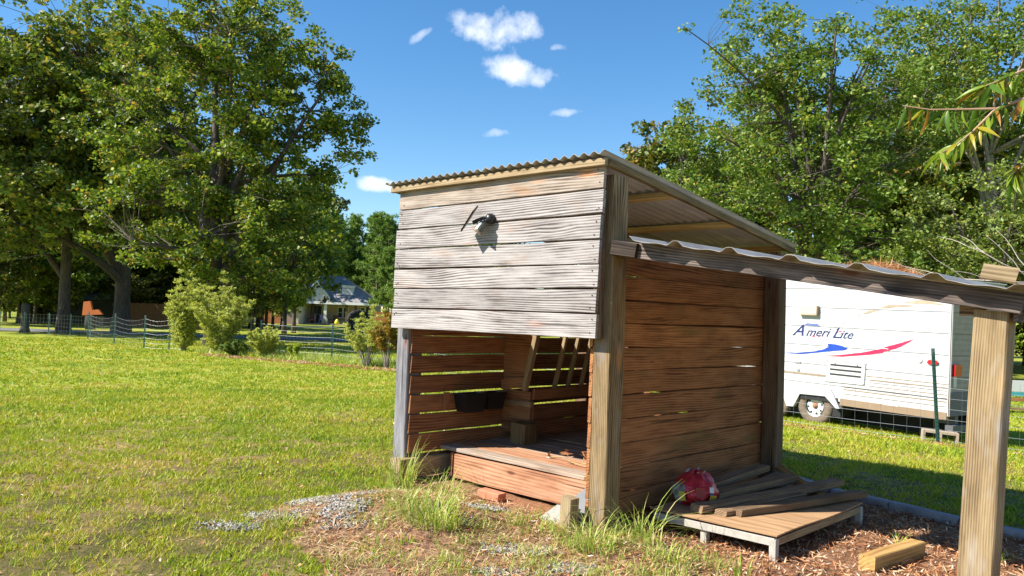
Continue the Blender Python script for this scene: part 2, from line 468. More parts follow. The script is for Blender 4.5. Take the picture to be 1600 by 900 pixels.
def to_local(x, y):
    dx = x - SHED_C[0]; dy = y - SHED_C[1]
    return dx * UX[0] + dy * UX[1], dx * VY[0] + dy * VY[1]
def loc2w(X, Y, Z=0):
    return (SHED_C[0] + UX[0] * X + VY[0] * Y, SHED_C[1] + UX[1] * X + VY[1] * Y, Z)

def axis(lo, hi, c0, c1, d0, gr):
    a = list(np.arange(c0, c1, d0)); d = d0; x = a[-1]
    while x < hi: d *= gr; x += d; a.append(x)
    d = d0; x = a[0]
    while x > lo: d *= gr; x -= d; a.insert(0, x)
    return np.array(a)
gx = axis(-900, 900, -2.6, 4.2, .05, 1.12); gy = axis(-60, 1500, 3.4, 8.2, .05, 1.12)
X, Y = np.meshgrid(gx, gy)
Z = gz(X, Y) + .012 * sn(X, Y, 6.) * (np.hypot(X, Y) < 40)
mk = mulch_mask(X.ravel(), Y.ravel()).astype(np.float32)
bare = np.clip(np.exp(-((X + .05) ** 2 / .35 + (Y - 5.65) ** 2 / .06)) * 1.6 + np.exp(-((X - .45) ** 2 / .1 + (Y - 5.3) ** 2 / .06)), 0, 1).ravel().astype(np.float32)
ny, nx = X.shape
V = np.stack([X.ravel(), Y.ravel(), Z.ravel()], 1).astype(np.float32)
idx = np.arange(nx * ny).reshape(ny, nx)
F = np.stack([idx[:-1, :-1], idx[:-1, 1:], idx[1:, 1:], idx[1:, :-1]], -1).reshape(-1, 4).astype(np.int32)
me = bpy.data.meshes.new('lawn')
me.vertices.add(len(V)); me.vertices.foreach_set('co', V.ravel())
me.loops.add(F.size); me.loops.foreach_set('vertex_index', F.ravel())
me.polygons.add(len(F)); me.polygons.foreach_set('loop_start', np.arange(0, F.size, 4, dtype=np.int32))
me.update(calc_edges=True)
me.polygons.foreach_set('use_smooth', [True] * len(F))
for nm, arr in (('mulch', mk), ('bare', bare)):
    a = me.attributes.new(nm, 'FLOAT', 'POINT'); a.data.foreach_set('value', arr)
lawn = link('lawn', me, None, M['ground'])
tag(lawn, kind='structure')

def strip(name, pts, w, dz, mat):
    mb = MB(); v = []; n = len(pts)
    for i, p in enumerate(pts):
        a = Vector(pts[max(i - 1, 0)]); b = Vector(pts[min(i + 1, n - 1)]); t = (b - a).normalized(); q = Vector((-t.y, t.x))
        for s_ in (-1, 1):
            x = p[0] + q.x * w / 2 * s_; y = p[1] + q.y * w / 2 * s_
            v.append((x, y, g1(x, y) + dz))
    f = [(2 * i, 2 * i + 1, 2 * i + 3, 2 * i + 2) for i in range(n - 1)]
    mb.add(v, f)
    return tag(mb.build(name, mat), kind='structure')
M['asphalt'] = plain('asphalt', (.16, .16, .17), .9, var=.25, scale=3)
strip('driveway', [(-60 + i * 4, 44 + 3.5 * math.sin((-60 + i * 4) * .03 + 1.0)) for i in range(17)], 4.2, .03, M['asphalt'])

# grass blades ------------------------------------------------------
def blades(pts, h, w, rng, lean=.5, seg=1):
    n = len(pts)
    a = rng.uniform(0, 2 * np.pi, n)
    hh = h * rng.uniform(.5, 1.25, n); ww = w * rng.uniform(.7, 1.3, n)
    dx = np.cos(a); dy = np.sin(a)
    la = rng.uniform(0, 2 * np.pi, n); ll = lean * hh * rng.uniform(.2, 1.3, n)
    b0 = pts + np.stack([dx * ww, dy * ww, -hh * .1], 1)
    b1 = pts - np.stack([dx * ww, dy * ww, hh * .1], 1)
    t = pts + np.stack([np.cos(la) * ll, np.sin(la) * ll, hh], 1)
    return np.stack([b0, b1, t], 1).reshape(-1, 3)
def in_blocked(x, y):
    lx, ly = to_local(x, y)
    return ((lx > -2.12) & (lx < .02) & (ly > -.02) & (ly < 2.5)) | ((lx > .0) & (lx < .95) & (ly > .4) & (ly < 2.1))
acc = []
zones = [(2.9, 6.5, 8000, .027, .0036, 7), (6.5, 10, 4600, .031, .005, 7), (10, 16, 1700, .04, .0085, 6), (16, 26, 480, .045, .013, 6), (26, 42, 170, .055, .022, 5)]
for r0, r1, dens, h, w, k in zones:
    area = .5 * 1.5 * (r1 * r1 - r0 * r0)
    nt_ = int(area * dens / k)
    r = np.sqrt(RG.uniform(r0 * r0, r1 * r1, nt_)); th = RG.uniform(-.75, .75, nt_)
    x = r * np.sin(th); y = r * np.cos(th)
    mkm = mulch_mask(x, y)
    patch = .62 * sn(x, y, 2.1) - .35 * (sn(x, y, .9, 7) > .35) + .5 * sn(x, y, 7.3, 2) + .45 * sn(x, y, 17., 4)
    far = ss(5, 18, r)
    keep = (~mkm | ((x < .9) & (RG.random(nt_) < np.clip(.12 + .5 * sn(x, y, 4.3, 1), .0, .6)))) & ~in_blocked(x, y) & (RG.random(nt_) < np.clip(.72 + .22 * far + (.62 - .4 * far) * patch, .06, 1))
    x = x[keep]; y = y[keep]
    sc = RG.uniform(.5, 1.5, len(x)) * (1 + .3 * sn(x, y, 3.1, 5))
    P = np.repeat(np.stack([x, y, sc], 1), k, 0)
    j = RG.normal(0, .014 + w, (len(P), 2))
    px, py = P[:, 0] + j[:, 0], P[:, 1] + j[:, 1]
    pts = np.stack([px, py, gz(px, py)], 1)
    acc.append(blades(pts, h * P[:, 2], w, RG, 1.15))
tag(np_mesh('lawn_grass', np.concatenate(acc), 3, M['grass']), 'short patchy yellow green lawn grass around the shed', 'grass', kind='stuff')

# bark chips, straw and fallen leaves -----------------------------------
def flakes(x, y, ln, wd, rng, lift=.012, tilt=.45, z0=None):
    n = len(x)
    a = rng.uniform(0, 2 * np.pi, n); ti = rng.normal(0, tilt, n); t2 = rng.normal(0, tilt, n)
    u = np.stack([np.cos(a) * np.cos(ti), np.sin(a) * np.cos(ti), np.sin(ti)], 1) * (ln * rng.uniform(.5, 1.4, n))[:, None]
    v = np.stack([-np.sin(a) * np.cos(t2), np.cos(a) * np.cos(t2), np.sin(t2)], 1) * (wd * rng.uniform(.5, 1.4, n))[:, None]
    c = np.stack([x, y, (gz(x, y) if z0 is None else z0) + lift * rng.uniform(.2, 1.6, n)], 1)
    return np.stack([c - u, c - v * .9 - u * .2, c + u, c + v * .9 + u * .15], 1).reshape(-1, 3)
n = 125000
x = RG.uniform(-1.7, 4.4, n); y = RG.uniform(2.9, 8., n)
k = mulch_mask(x, y) & ~(to_local(x, y)[0] < -.1) | (mulch_mask(x, y) & (to_local(x, y)[1] < .1))
k &= (RG.random(n) < np.clip(.75 + .4 * sn(x, y, 3.), .15, 1) * (1 - .55 * (1 - ss(.4, 1.1, x))))
x = x[k]; y = y[k]
tag(np_mesh('bark_chips', flakes(x, y, .020 * RG.choice([.7, 1., 1.6], len(x)), .0042, RG, .016), 4, M['litter']), 'reddish brown bark chips and pine straw under the awning', 'mulch', kind='stuff')
n = 16000
x = RG.uniform(-1.7, 1.2, n); y = RG.uniform(3.6, 6., n); k = mulch_mask(x, y) & (to_local(x, y)[1] < .05) & (RG.random(n) < np.clip(.5 + .6 * sn(x, y, 3.7, 2), .05, 1)); x = x[k]; y = y[k]
M['pale_straw'] = leafmat('pale_straw', [(0, (.30, .19, .09)), (.5, (.52, .37, .18)), (.85, (.62, .50, .28)), (1, (.36, .42, .10))], .15, .8)
tag(np_mesh('straw_litter', flakes(x, y, .040, .0022, RG, .022, .35), 4, M['pale_straw']), 'thin pale straw lying over the dirt in front of the shed', 'straw', kind='stuff')
n = 11000
r = np.sqrt(RG.uniform(9, 260, n)); th = RG.uniform(-.72, .72, n)
x = r * np.sin(th); y = r * np.cos(th); k = ~mulch_mask(x, y) & ((sn(x, y, 1.6, 1) + RG.normal(0, .5, n)) > .1) & ~in_blocked(x, y); x = x[k]; y = y[k]
tag(np_mesh('fallen_leaves', flakes(x, y, .016, .008, RG, .02, .5), 4, M['litter']), 'small dry brown leaves scattered over the lawn', 'leaves', kind='stuff')

def band(name, A, B, n, wid, label, dz=.02, ln=.05, cat='dry straw'):
    t = RG.random(n); off = RG.normal(0, wid, n)
    dx, dy = B[0] - A[0], B[1] - A[1]; L_ = math.hypot(dx, dy)
    x = A[0] + dx * t - dy / L_ * off; y = A[1] + dy * t + dx / L_ * off
    k = RG.random(n) < np.clip(.7 + .5 * sn(x, y, 2.), .1, 1); x = x[k]; y = y[k]
    tag(np_mesh(name, flakes(x, y, ln, .008, RG, dz, .5), 4, M['litter']), label, cat, kind='stuff')
band('dry_straw', (-10.5, 27.6), (-2.4, 22.6), 5200, .22, 'dry pinkish straw line along the foot of the left wire fence', .03, .07)
band('dry_straw', (3.9, 12.6), (8.6, 10.2), 3600, .13, 'dry brown straw line before the wire fence by the camper', .02, .04)
n = 9000; t = RG.random(n); x = -11 + 9.2 * t + RG.normal(0, .1, n); y = 28.4 - 5.2 * t + RG.uniform(0, 3.0, n)
pts = np.stack([x, y, gz(x, y)], 1)
tag(np_mesh('tall_dry_grass', blades(pts, .20, .018, RG, .7), 3, M['tall_grass']), 'taller pale unmown grass strip under the left wire fence', 'grass', kind='stuff')

def stones(name, spots, label):
    V = []; F = []
    O8 = np.array([(1, 0, 0), (-1, 0, 0), (0, 1, 0), (0, -1, 0), (0, 0, 1), (0, 0, -1)], float)
    T8 = [(0, 2, 4), (2, 1, 4), (1, 3, 4), (3, 0, 4), (2, 0, 5), (1, 2, 5), (3, 1, 5), (0, 3, 5)]
    for cx, cy, rx, ry, n, sz in spots:
        for i in range(n):
            a = RG.uniform(0, 6.283); q = math.sqrt(RG.uniform(0, 1)) * RG.uniform(.6, 1.1)
            x = cx + rx * q * math.cos(a); y = cy + ry * q * math.sin(a)
            s = sz * RG.uniform(.5, 1.3) * np.array([1, RG.uniform(.6, 1), RG.uniform(.45, .8)])
            r = RG.uniform(0, 6.283); P = O8 * s * RG.uniform(.65, 1.2, (6, 3))+ RG.normal(0, sz * .16, (6, 3))
            P = np.stack([P[:, 0] * math.cos(r) - P[:, 1] * math.sin(r), P[:, 0] * math.sin(r) + P[:, 1] * math.cos(r), P[:, 2]], 1)
            P += (x, y, g1(x, y) + sz * RG.uniform(.2, .9))
            b = len(V); V += [tuple(p) for p in P]; F += [(b + f[0], b + f[1], b + f[2]) for f in T8]
    mb = MB(); mb.add(V, F)
    return tag(mb.build(name, M['gravel'], fix=False), label, 'gravel', kind='stuff')
stones('gravel_pile', [(-1.20, 5.38, .24, .13, 700, .013), (-1.0, 5.48, .2, .09, 380, .013), (-1.42, 5.08, .24, .11, 460, .0115), (-1.02, 5.16, .18, .18, 480, .015), (-1.62, 4.85, .24, .14, 330, .0115), (-.95, 4.9, .2, .2, 160, .012)], 'pale grey gravel heap spilling over the lawn left of the shed')
stones('gravel_patch', [(-.12, 5.42, .16, .08, 230, .012), (.10, 4.55, .26, .12, 380, .0115), (.36, 4.25, .17, .10, 300, .013), (.05, 4.15, .24, .10, 200, .011), (-.35, 5.0, .25, .2, 120, .011)], 'thin grey gravel scattered in the straw before the shed')

# tall grass tufts ------------------------------------------------------
def tuft(x, y, n, h, spread, label, seed, w=.0036, bend=.6):
    n = int(n * 1.35); h *= 1.2; spread *= 1.15
    rng = np.random.default_rng(seed); V = []
    z = g1(x, y)
    for i in range(n):
        a = rng.uniform(0, 6.283); r = spread * math.sqrt(rng.uniform(0, 1)) * .6
        bx, by = r * math.cos(a), r * math.sin(a)
        d = a + rng.normal(0, .7); H_ = h * rng.uniform(.4, 1.15); be = bend * rng.uniform(.3, 1.5) * H_
        side = np.array([-math.sin(d), math.cos(d), 0]) * w * rng.uniform(.7, 1.4)
        P = []
        for k in range(6):
            t = k / 5.
            zz = H_ * (t - .38 * t ** 2.4 * (be / H_) * 1.2)
            P.append((np.array([bx + math.cos(d) * be * t * t, by + math.sin(d) * be * t * t, zz]), side * (1 - t * .93)))
        for k in range(5):
            (p, s), (q, s2) = P[k], P[k + 1]
            V += [p - s, p + s, q + s2, q - s2]
    V = np.array(V) + (x, y, z)
    # pull to a local origin
    o = np_mesh('grass_tuft', V - (x, y, z), 4, M['tall_grass']); o.location = (x, y, z)
    tag(o, label, 'grass tuft', 'tall grass tufts round the shed')
tuft(-.42, 4.86, 150, .26, .26, 'largest bushy tuft of tall grass on the dirt before the shed opening', 1, bend=.9)
tuft(-.62, 5.18, 60, .17, .20, 'low arching grass tuft just left of the bushiest tuft', 2, bend=1.1)
tuft(-.78, 6.05, 80, .34, .16, 'tall thin grass at the foot of the weathered left post', 3)
tuft(-.42, 5.93, 36, .25, .18, 'sparse long grass blades in front of the deck left end', 13, bend=1.3)
tuft(.50, 4.66, 90, .20, .22, 'dense green grass at the base of the sunlit corner post', 4, bend=1.0)
tuft(.82, 4.86, 46, .36, .18, 'long curling grass blades right of the corner post', 5, bend=1.2)
tuft(.90, 4.45, 60, .18, .2, 'low grass tuft in the chips before the white platform', 14, bend=1.0)
tuft(-1.30, 4.86, 60, .12, .15, 'small tuft growing out of the grey gravel heap', 6, bend=.9)
tuft(1.28, 4.35, 20, .16, .06, 'few thin blades beside the front leg of the platform', 7)
tuft(2.92, 4.85, 30, .12, .10, 'small green tuft right of the large awning post foot', 8, bend=1.)
tuft(.15, 4.95, 40, .15, .22, 'short scattered grass among gravel below the stone slab', 9, bend=1.)
tuft(2.42, 4.98, 14, .13, .05, 'little leafy sprig behind the sawn timber offcut', 10, w=.006, bend=.9)

rng = np.random.default_rng(44); Vw = []
for c in range(210):
    x0 = rng.uniform(-.9, 1.25); y0 = rng.uniform(3.95, 5.25)
    if x0 > .9 and y0 > 4.75: continue
    for i in range(rng.integers(6, 22)):
        x1, y1 = x0 + rng.normal(0, .035), y0 + rng.normal(0, .035); z1 = g1(x1, y1)
        h = rng.uniform(.03, .11); d = rng.uniform(0, 6.283); be = h * rng.uniform(.4, 1.3); w = rng.uniform(.0015, .0035)
        sd_ = np.array([-math.sin(d), math.cos(d), 0]) * w; pp = [np.array([x1 + math.cos(d) * be * t * t, y1 + math.sin(d) * be * t * t, z1 + h * (t - .35 * t ** 3)]) for t in (0, .4, .75, 1)]
        for k in range(3): Vw += [pp[k] - sd_ * (1 - k * .3), pp[k] + sd_ * (1 - k * .3), pp[k + 1] + sd_ * (.7 - k * .3), pp[k + 1] - sd_ * (.7 - k * .3)]
tag(np_mesh('low_weeds', np.array(Vw), 4, M['tall_grass']), 'low green weeds sprouting through the straw and gravel before the shed', 'weeds', kind='stuff')

# ------------------------------------------------------------------ boards
def board(name, Ln, H_, T, mat, parent, loc, rot=(0, 0, 0), n=6, warp=.003, ch=.004, label=None):
    """length on local x, height on z, thickness on y, centred"""
    mb = MB(); ph = random.uniform(0, 50)
    prof = [(-T / 2 + ch, -H_ / 2), (T / 2 - ch, -H_ / 2), (T / 2, -H_ / 2 + ch), (T / 2, H_ / 2 - ch), (T / 2 - ch, H_ / 2), (-T / 2 + ch, H_ / 2), (-T / 2, H_ / 2 - ch), (-T / 2, -H_ / 2 + ch)]
    v = []
    for i in range(n + 1):
        x = -Ln / 2 + Ln * i / n
        wz = warp * math.sin(x * 2.1 + ph); wy = warp * .8 * math.sin(x * 1.7 + ph * 1.3)
        for j, (py, pz) in enumerate(prof):
            e = warp * .45 * math.sin(x * 9 + ph * (2 if pz > 0 else 3) + j * .1)
            v.append((x + (warp * .8 * pz / H_ * 4 if i in (0, n) else 0), py + wy, pz + wz + e))
    f = []
    for i in range(n):
        for j in range(8):
            j2 = (j + 1) % 8
            f.append((i * 8 + j, i * 8 + j2, (i + 1) * 8 + j2, (i + 1) * 8 + j))
    f.append(tuple(range(8))[::-1]); f.append(tuple(n * 8 + j for j in range(8)))
    mb.add(v, f)
    o = mb.build(name, mat, parent, loc=loc, rot=rot)
    if label: o['label'] = label
    return o
VERT = (0, -math.pi / 2, 0)          # length up, height -> X, thickness -> Y
ALONG_Y = (0, 0, math.pi / 2)

shed = empty('animal_shelter', loc2w(0, 0, 0), math.atan2(-.6910, .7229), 'open wooden animal shelter with grey board front and metal lean-to awning', 'shed')
# front boards: left X, right X, z bottom, z top
edges = [2.262, 2.108, 1.955, 1.800, 1.646, 1.494, 1.341, 1.182]
lefts = [-2.085, -2.085, -2.112, -2.112, -2.122, -2.108, -2.13]
rights = [-.070, -.070, -.088, -.090, -.093, -.100, -.098]
for i in range(7):
    zb, zt = edges[i + 1], edges[i]
    lefts[i] += .058; rights[i] += .042
    Ln = rights[i] - lefts[i]
    board('board', Ln, zt - zb - .009, .026, M['tan_top_wood'] if i == 0 else M['grey_wood'], shed,
          ((rights[i] + lefts[i]) / 2, -.068 - (.003 if i % 2 else 0), (zb + zt) / 2), (0, 0, 0), n=10, warp=.002)
nail = MB(); nail.lathe([(.001, -.0025), (.0045, -.002), (.005, 0)], 8, 'y'); nm_ = nail.build('nail', plain('rusty_nail', (.06, .035, .025), .7), shed)
first = True
for i in range(7):
    for X_ in (lefts[i] + .035, lefts[i] + .055, rights[i] - .03, rights[i] - .045):
        zc = (edges[i] + edges[i + 1]) / 2 + random.choice((-1, 1)) * random.uniform(.03, .05)
        o = nm_ if first else nm_.copy()
        if not first: COL.objects.link(o)
        first = False
        o.location = (X_, -.0835 - (.003 if i % 2 else 0), zc)
# posts
board('post', 2.22, .130, .152, M['post_old'], shed, (-.070, .076, 1.10), VERT, n=12, warp=.0015, ch=.006, label='corner post with sunlit weathered lower front face')
board('batten', 1.02, .05, .05, M['dark_plank'], shed, (-.085, -.028, 1.70), VERT, n=3, warp=.001)
board('batten', 1.02, .05, .05, M['dark_plank'], shed, (-2.02, -.028, 1.70), VERT, n=3, warp=.001)
board('post', 1.79, .14, .15, M['post_grey'], shed, (-2.03, .078, .87), VERT, n=8, warp=.002, ch=.006, label='grey weathered left post')
board('post', .40, .09, .09, M['post_grey'], shed, (-2.03, .07, 1.98), VERT, n=3, warp=.001)
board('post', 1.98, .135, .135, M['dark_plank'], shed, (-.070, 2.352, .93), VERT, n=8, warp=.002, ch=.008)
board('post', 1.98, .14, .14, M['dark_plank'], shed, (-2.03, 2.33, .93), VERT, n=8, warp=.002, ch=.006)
# side walls
zs = [1.735, 1.600, 1.443, 1.286, 1.127, .975, .818, .658, .503, .340, .183, .04]
for i in range(11):
    zt, zb = zs[i], zs[i + 1]
    gap = (.004, .007, .014, .006, .005, .008, .007, .004, .010, .004, .006)[i]
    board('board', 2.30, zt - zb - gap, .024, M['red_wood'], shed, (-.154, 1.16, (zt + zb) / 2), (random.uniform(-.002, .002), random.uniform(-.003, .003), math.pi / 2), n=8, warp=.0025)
zl = [1.73, 1.575, 1.43, 1.279, 1.128, .983, .826, .674, .521, .36, .205, .06]
for i in range(11):
    zt, zb = zl[i], zl[i + 1]
    gap = (.005, .005, .005, .010, .006, .020, .012, .013, .016, .012, .01)[i]
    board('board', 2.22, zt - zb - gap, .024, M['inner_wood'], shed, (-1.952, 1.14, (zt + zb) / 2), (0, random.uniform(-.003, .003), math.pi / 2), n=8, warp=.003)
for i in range(11):
    zt, zb = 1.72 - i * .152, 1.72 - (i + 1) * .152
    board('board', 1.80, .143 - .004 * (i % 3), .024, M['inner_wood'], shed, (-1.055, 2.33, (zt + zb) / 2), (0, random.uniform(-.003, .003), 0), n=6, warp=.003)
# splice cleat on the left wall
board('cleat', .15, .06, .02, M['inner_wood'], shed, (-1.93, .40, .60), (0, -math.pi / 2, math.pi / 2), n=2, warp=.001)
# roof rails and sheet
slope = math.atan2(2.290 - 1.966, 2.58)
rot_r = (-slope, 0, 0)
def roofz(Y): return 2.300 - (Y + .05) * math.tan(slope)
board('fascia', 2.10, .045, .034, M['pale_wood'], shed, (-1.045, -.103, roofz(-.10) - .036), (0, 0, 0), n=6, warp=.001, label='pale front roof rail')
for Yp in (.70, 1.56):
    board('purlin', 1.98, .040, .065, M['purlin_wood'], shed, (-1.0, Yp, roofz(Yp) - .032), rot_r, n=5, warp=.001)
board('purlin', 2.08, .04, .05, M['new_wood'], shed, (-1.03, 2.44, roofz(2.44) - .03), rot_r, n=5, warp=.001)
for Xr, mt, h in ((.0, 'post_wood', .042), (-1.02, 'dark_plank', .075), (-2.07, 'post_wood', .042)):
    dz = -.033 if h < .05 else -.098
    board('rafter', 2.64 if h < .05 else 2.40, h, .038, M[mt], shed, (Xr, 1.225, roofz(1.235) + dz), (0, slope, math.pi / 2), n=6, warp=.0015)
board('top_plate', 2.2, .07, .04, M['post_wood'], shed, (-.06, 1.25, 1.80), ALONG_Y, n=6, warp=.0015)
board('top_plate', 2.2, .07, .04, M['post_wood'], shed, (-2.03, 1.25, 1.80), ALONG_Y, n=6, warp=.0015)
board('top_plate', 1.9, .09, .04, M['dark_plank'], shed, (-1.05, 2.37, 1.80), (0, 0, 0), n=6, warp=.0015)
board('top_plate', 1.88, .09, .04, M['dark_plank'], shed, (-1.05, .03, 1.242), (0, 0, 0), n=4, warp=.001)

def wave_sheet(name, x0, x1, y0, y1, zf, prof, nx, ny, mat, th, parent):
    mb = MB(); v = []
    for j in range(ny + 1):
        for i in range(nx + 1):
            xx = x0 + (x1 - x0) * i / nx; yy = y0 + (y1 - y0) * j / ny
            v.append((xx, yy, zf(xx, yy) + prof(xx)))
    f = [(j * (nx + 1) + i, j * (nx + 1) + i + 1, (j + 1) * (nx + 1) + i + 1, (j + 1) * (nx + 1) + i) for j in range(ny) for i in range(nx)]
    mb.add(v, f)
    o = mb.build(name, mat, parent, smooth=False, fix=False)
    md = o.modifiers.new('thick', 'SOLIDIFY'); md.thickness = th; md.offset = 1
    return o
wave_sheet('roof_sheet', -2.135, -.99, -.150, 2.56, lambda x, y: roofz(y) + .004 + .004 * math.sin(x * 3 + y), lambda x: .011 * math.sin(x * 2 * math.pi / .079), 118, 4, M['roof_metal'], .0015, shed)
wave_sheet('roof_sheet', -1.03, .022, -.150, 2.57, lambda x, y: roofz(y) + .010 + .003 * math.sin(x * 3 + y), lambda x: .011 * math.sin(x * 2 * math.pi / .079), 110, 4, M['roof_metal'], .0015, shed)

# lean-to awning
aw = .1455
def awz(X): return 1.803 - aw * X
asl = math.atan(aw)
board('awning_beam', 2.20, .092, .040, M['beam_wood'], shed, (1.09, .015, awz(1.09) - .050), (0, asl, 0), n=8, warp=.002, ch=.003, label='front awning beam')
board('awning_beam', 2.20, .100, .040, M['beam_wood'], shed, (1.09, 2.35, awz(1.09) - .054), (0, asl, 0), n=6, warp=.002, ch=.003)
board('beam_block', .185, .088, .028, M['shade_black_wood'], shed, (.098, -.022, awz(.098) - .052), (0, asl, 0), n=2, warp=.001)  # block coloured near-black to carry the shade on the beam's left end
board('beam_block', .09, .085, .06, M['post_wood'], shed, (.028, .085, 1.735), (0, 0, math.pi / 2), n=2, warp=.001)
board('post', 1.46, .140, .145, M['post_front'], shed, (2.019, .112, .675), (0, -math.pi / 2 + .040, 0), n=10, warp=.0025, ch=.007, label='large sunlit awning post at the right')
board('post', 1.46, .140, .145, M['post_front'], shed, (2.065, 2.24, .675), VERT, n=8, warp=.0025, ch=.007)
board('awning_rail', 2.3, .085, .04, M['beam_wood'], shed, (2.155, 1.20, 1.40), ALONG_Y, n=6, warp=.002)
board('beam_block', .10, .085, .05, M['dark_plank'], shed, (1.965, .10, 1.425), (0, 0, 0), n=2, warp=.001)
def trap(x, pitch=.3365, x0=.505, w=.105, top=.034, h=.029):
    d = abs((x - x0 + pitch / 2) % pitch - pitch / 2)
    return h * max(0, min(1, (w / 2 - d) / (w / 2 - top / 2))) + .003 * math.sin(x * 37)
for k, (xa, xb, dz) in enumerate(((.19, 1.20, 0), (1.14, 2.27, .004))):
    xs = sorted(set([round(xa + (xb - xa) * i / 40, 4) for i in range(41)]))
    wave_sheet('awning_sheet', xa, xb, -.105 + .012 * k, 2.44, lambda x, y, dz=dz: awz(x) + .002 + dz + .004 * math.sin(y * 1.3 + x * 2), trap, 110, 5, M['awning_metal'], .0016, shed)

# deck
dy = -.075   # front edge skew
deck_rot = (0, 0, math.atan2(-.105, 1.34) * -1 * -1)
ys = .315
for i in range(13):
    yy = ys + .075 + i * .150
    mt = M['deck_wood'] if i in (1, 2) else M['deck_grey']
    board('deck_board', 1.74 - (.0 if i else 0), .030, .145, mt, shed, (-1.075, yy, .238), (0, 0, -.055 if i < 3 else -.02), n=6, warp=.002, ch=.004)
board('deck_face', 1.56, .185, .036, M['deck_wood'], shed, (-1.115 + .16, .305, .125), (0, -.012, -.055), n=8, warp=.002, ch=.003, label='pinkish new timber face of the deck')
board('deck_side', .55, .18, .03, M['inner_wood'], shed, (-1.765, .60, .13), ALONG_Y, n=3, warp=.002)
for Xj in (-1.5, -.9, -.3):
    board('joist', 1.9, .13, .038, M['dark_plank'], shed, (Xj, 1.35, .155), ALONG_Y, n=3, warp=.002)
board('sill', .52, .15, .12, M['pale_wood'], shed, (-1.95, .17, .105), ALONG_Y, n=3, warp=.002, label='short tan sill timber behind the left post')
# hay rack on the left wall
hx = -1.935
rk = MB()
rk.prism([(hx, .72), (hx + .27, .72), (hx + .42, 1.30), (hx, 1.30)], 1.06, 1.085)
rk.build('rack_side', M['inner_wood'], shed)
board('rack_rail', .64, .045, .05, M['pale_wood'], shed, (hx + .36, 1.035, 1.0), (0, -math.pi / 2 + .25, 0), n=3, warp=.001)
for ysl in (1.42, 1.60, 1.79, 2.0, 2.18):
    board('rack_slat', .64, .035, .035, M['pale_wood'], shed, (hx + .36, ysl, 1.0), (0, -math.pi / 2 + .25, 0), n=2, warp=.001)
board('rack_board', .30, .09, .025, M['inner_wood'], shed, (hx + .15, 1.045, .74), (0, -.12, 0), n=2)
for z_ in (.62, .50, .375):
    board('manger_board', .33, .12, .025, M['inner_wood'], shed, (hx + .165, 1.07, z_), (0, random.uniform(-.02, .02), 0), n=2)
board('manger_rail', .36, .05, .04, M['dark_plank'], shed, (hx + .18, 1.05, .57), (0, 0, 0), n=2)
for z_ in (.655, .50, .375):
    board('manger_board', 1.15, .12 if z_ < .6 else .09, .025, M['inner_wood'], shed, (hx + .335, 1.66, z_), ALONG_Y, n=4)

# ------------------------------------------------------------------ things in and around the shed
M['black_plastic'] = plain('black_plastic', (.012, .012, .013), .4, var=.3)
M['dark_metal'] = plain('dark_metal', (.025, .025, .028), .35, .3)
LW = lambda X, Y, Z: loc2w(X, Y, Z)
RZ = math.atan2(-.6910, .7229)
def local_thing(name, X, Y, Z, rz, label, cat, group=None):
    return empty(name, LW(X, Y, Z), RZ + rz, label, cat, group)

def open_bin(name, X, Y, Z, w, d, h, label):
    t = local_thing(name, X, Y, Z, math.pi / 2, label, 'feed bin', 'black feed bins on the left wall')
    mb = MB(); T = .006
    v = []
    for (ww, dd, z) in ((w * .8, d * .8, 0), (w, d, h), (w - 2 * T, d - 2 * T, h), (w * .8 - 2 * T, d * .8 - 2 * T, T)):
        v += [(-ww / 2, -dd / 2, z), (ww / 2, -dd / 2, z), (ww / 2, dd / 2, z), (-ww / 2, dd / 2, z)]
    f = [(3, 2, 1, 0), (12, 13, 14, 15)]
    for a in range(3):
        for k in range(4): f.append((a * 4 + k, a * 4 + (k + 1) % 4, a * 4 + 4 + (k + 1) % 4, a * 4 + 4 + k))
    mb.add(v, f); mb.build('bin_body', M['black_plastic'], t)
    rim = MB()
    rim.box((-w / 2 - .006, -d / 2 - .006, h - .012), (w / 2 + .006, -d / 2 + .001, h + .004))
    rim.box((-w / 2 - .006, -d / 2 + .001, h - .012), (-w / 2 + .001, d / 2 + .006, h + .004))
    rim.box((w / 2 - .001, -d / 2 + .001, h - .012), (w / 2 + .006, d / 2 + .006, h + .004))
    rim.build('bin_rim', M['black_plastic'], t)
open_bin('feed_bin', -1.855, .60, .515, .24, .15, .15, 'black open feed bin on the left inner wall, nearer the opening')
open_bin('feed_bin', -1.855, .84, .525, .22, .14, .14, 'black open feed bin on the left inner wall, farther in')
bl = board('wood_block', .17, .165, .15, M['post_wood'], None, LW(-1.60, .98, .253 + .085), (0, -math.pi / 2, RZ), n=2, warp=.002, ch=.006)
tag(bl, 'square post offcut standing on the deck below the hay rack', 'wood block')
# vine on deck
vn = MB()
p = [LW(-1.0 + .09 * i, .62 - .02 * i, .262 + .03 * math.sin(i * .9) ** 2) for i in range(7)]
vn.tube(p, .003, 4)
vn.tube([LW(-.78, .56, .27), LW(-.77, .56, .32)], .002, 4); vn.tube([LW(-.62, .54, .27), LW(-.60, .54, .34)], .002, 4)
vn.build('stem', plain('dry_stem', (.45, .33, .15), .8))
vt = bpy.data.objects['stem']; vt.name = 'dry_vine'; tag(vt, 'dry curled weed stem lying on the sunlit deck boards', 'dry weed')
lf = []
rng = np.random.default_rng(3)
for c in (LW(-.78, .56, .33), LW(-.76, .55, .30), LW(-.60, .54, .35), LW(-.585, .54, .33), LW(-1.0, .62, .27), LW(-.45, .50, .28)):
    for _ in range(3):
        a = rng.normal(0, .016, 3); b = rng.normal(0, .010, 3); c_ = np.array(c) + rng.normal(0, .01, 3)
        lf += [c_ - a, c_ - b, c_ + a, c_ + b]
np_mesh('dry_leaf', np.array(lf), 4, M['litter'], vt)

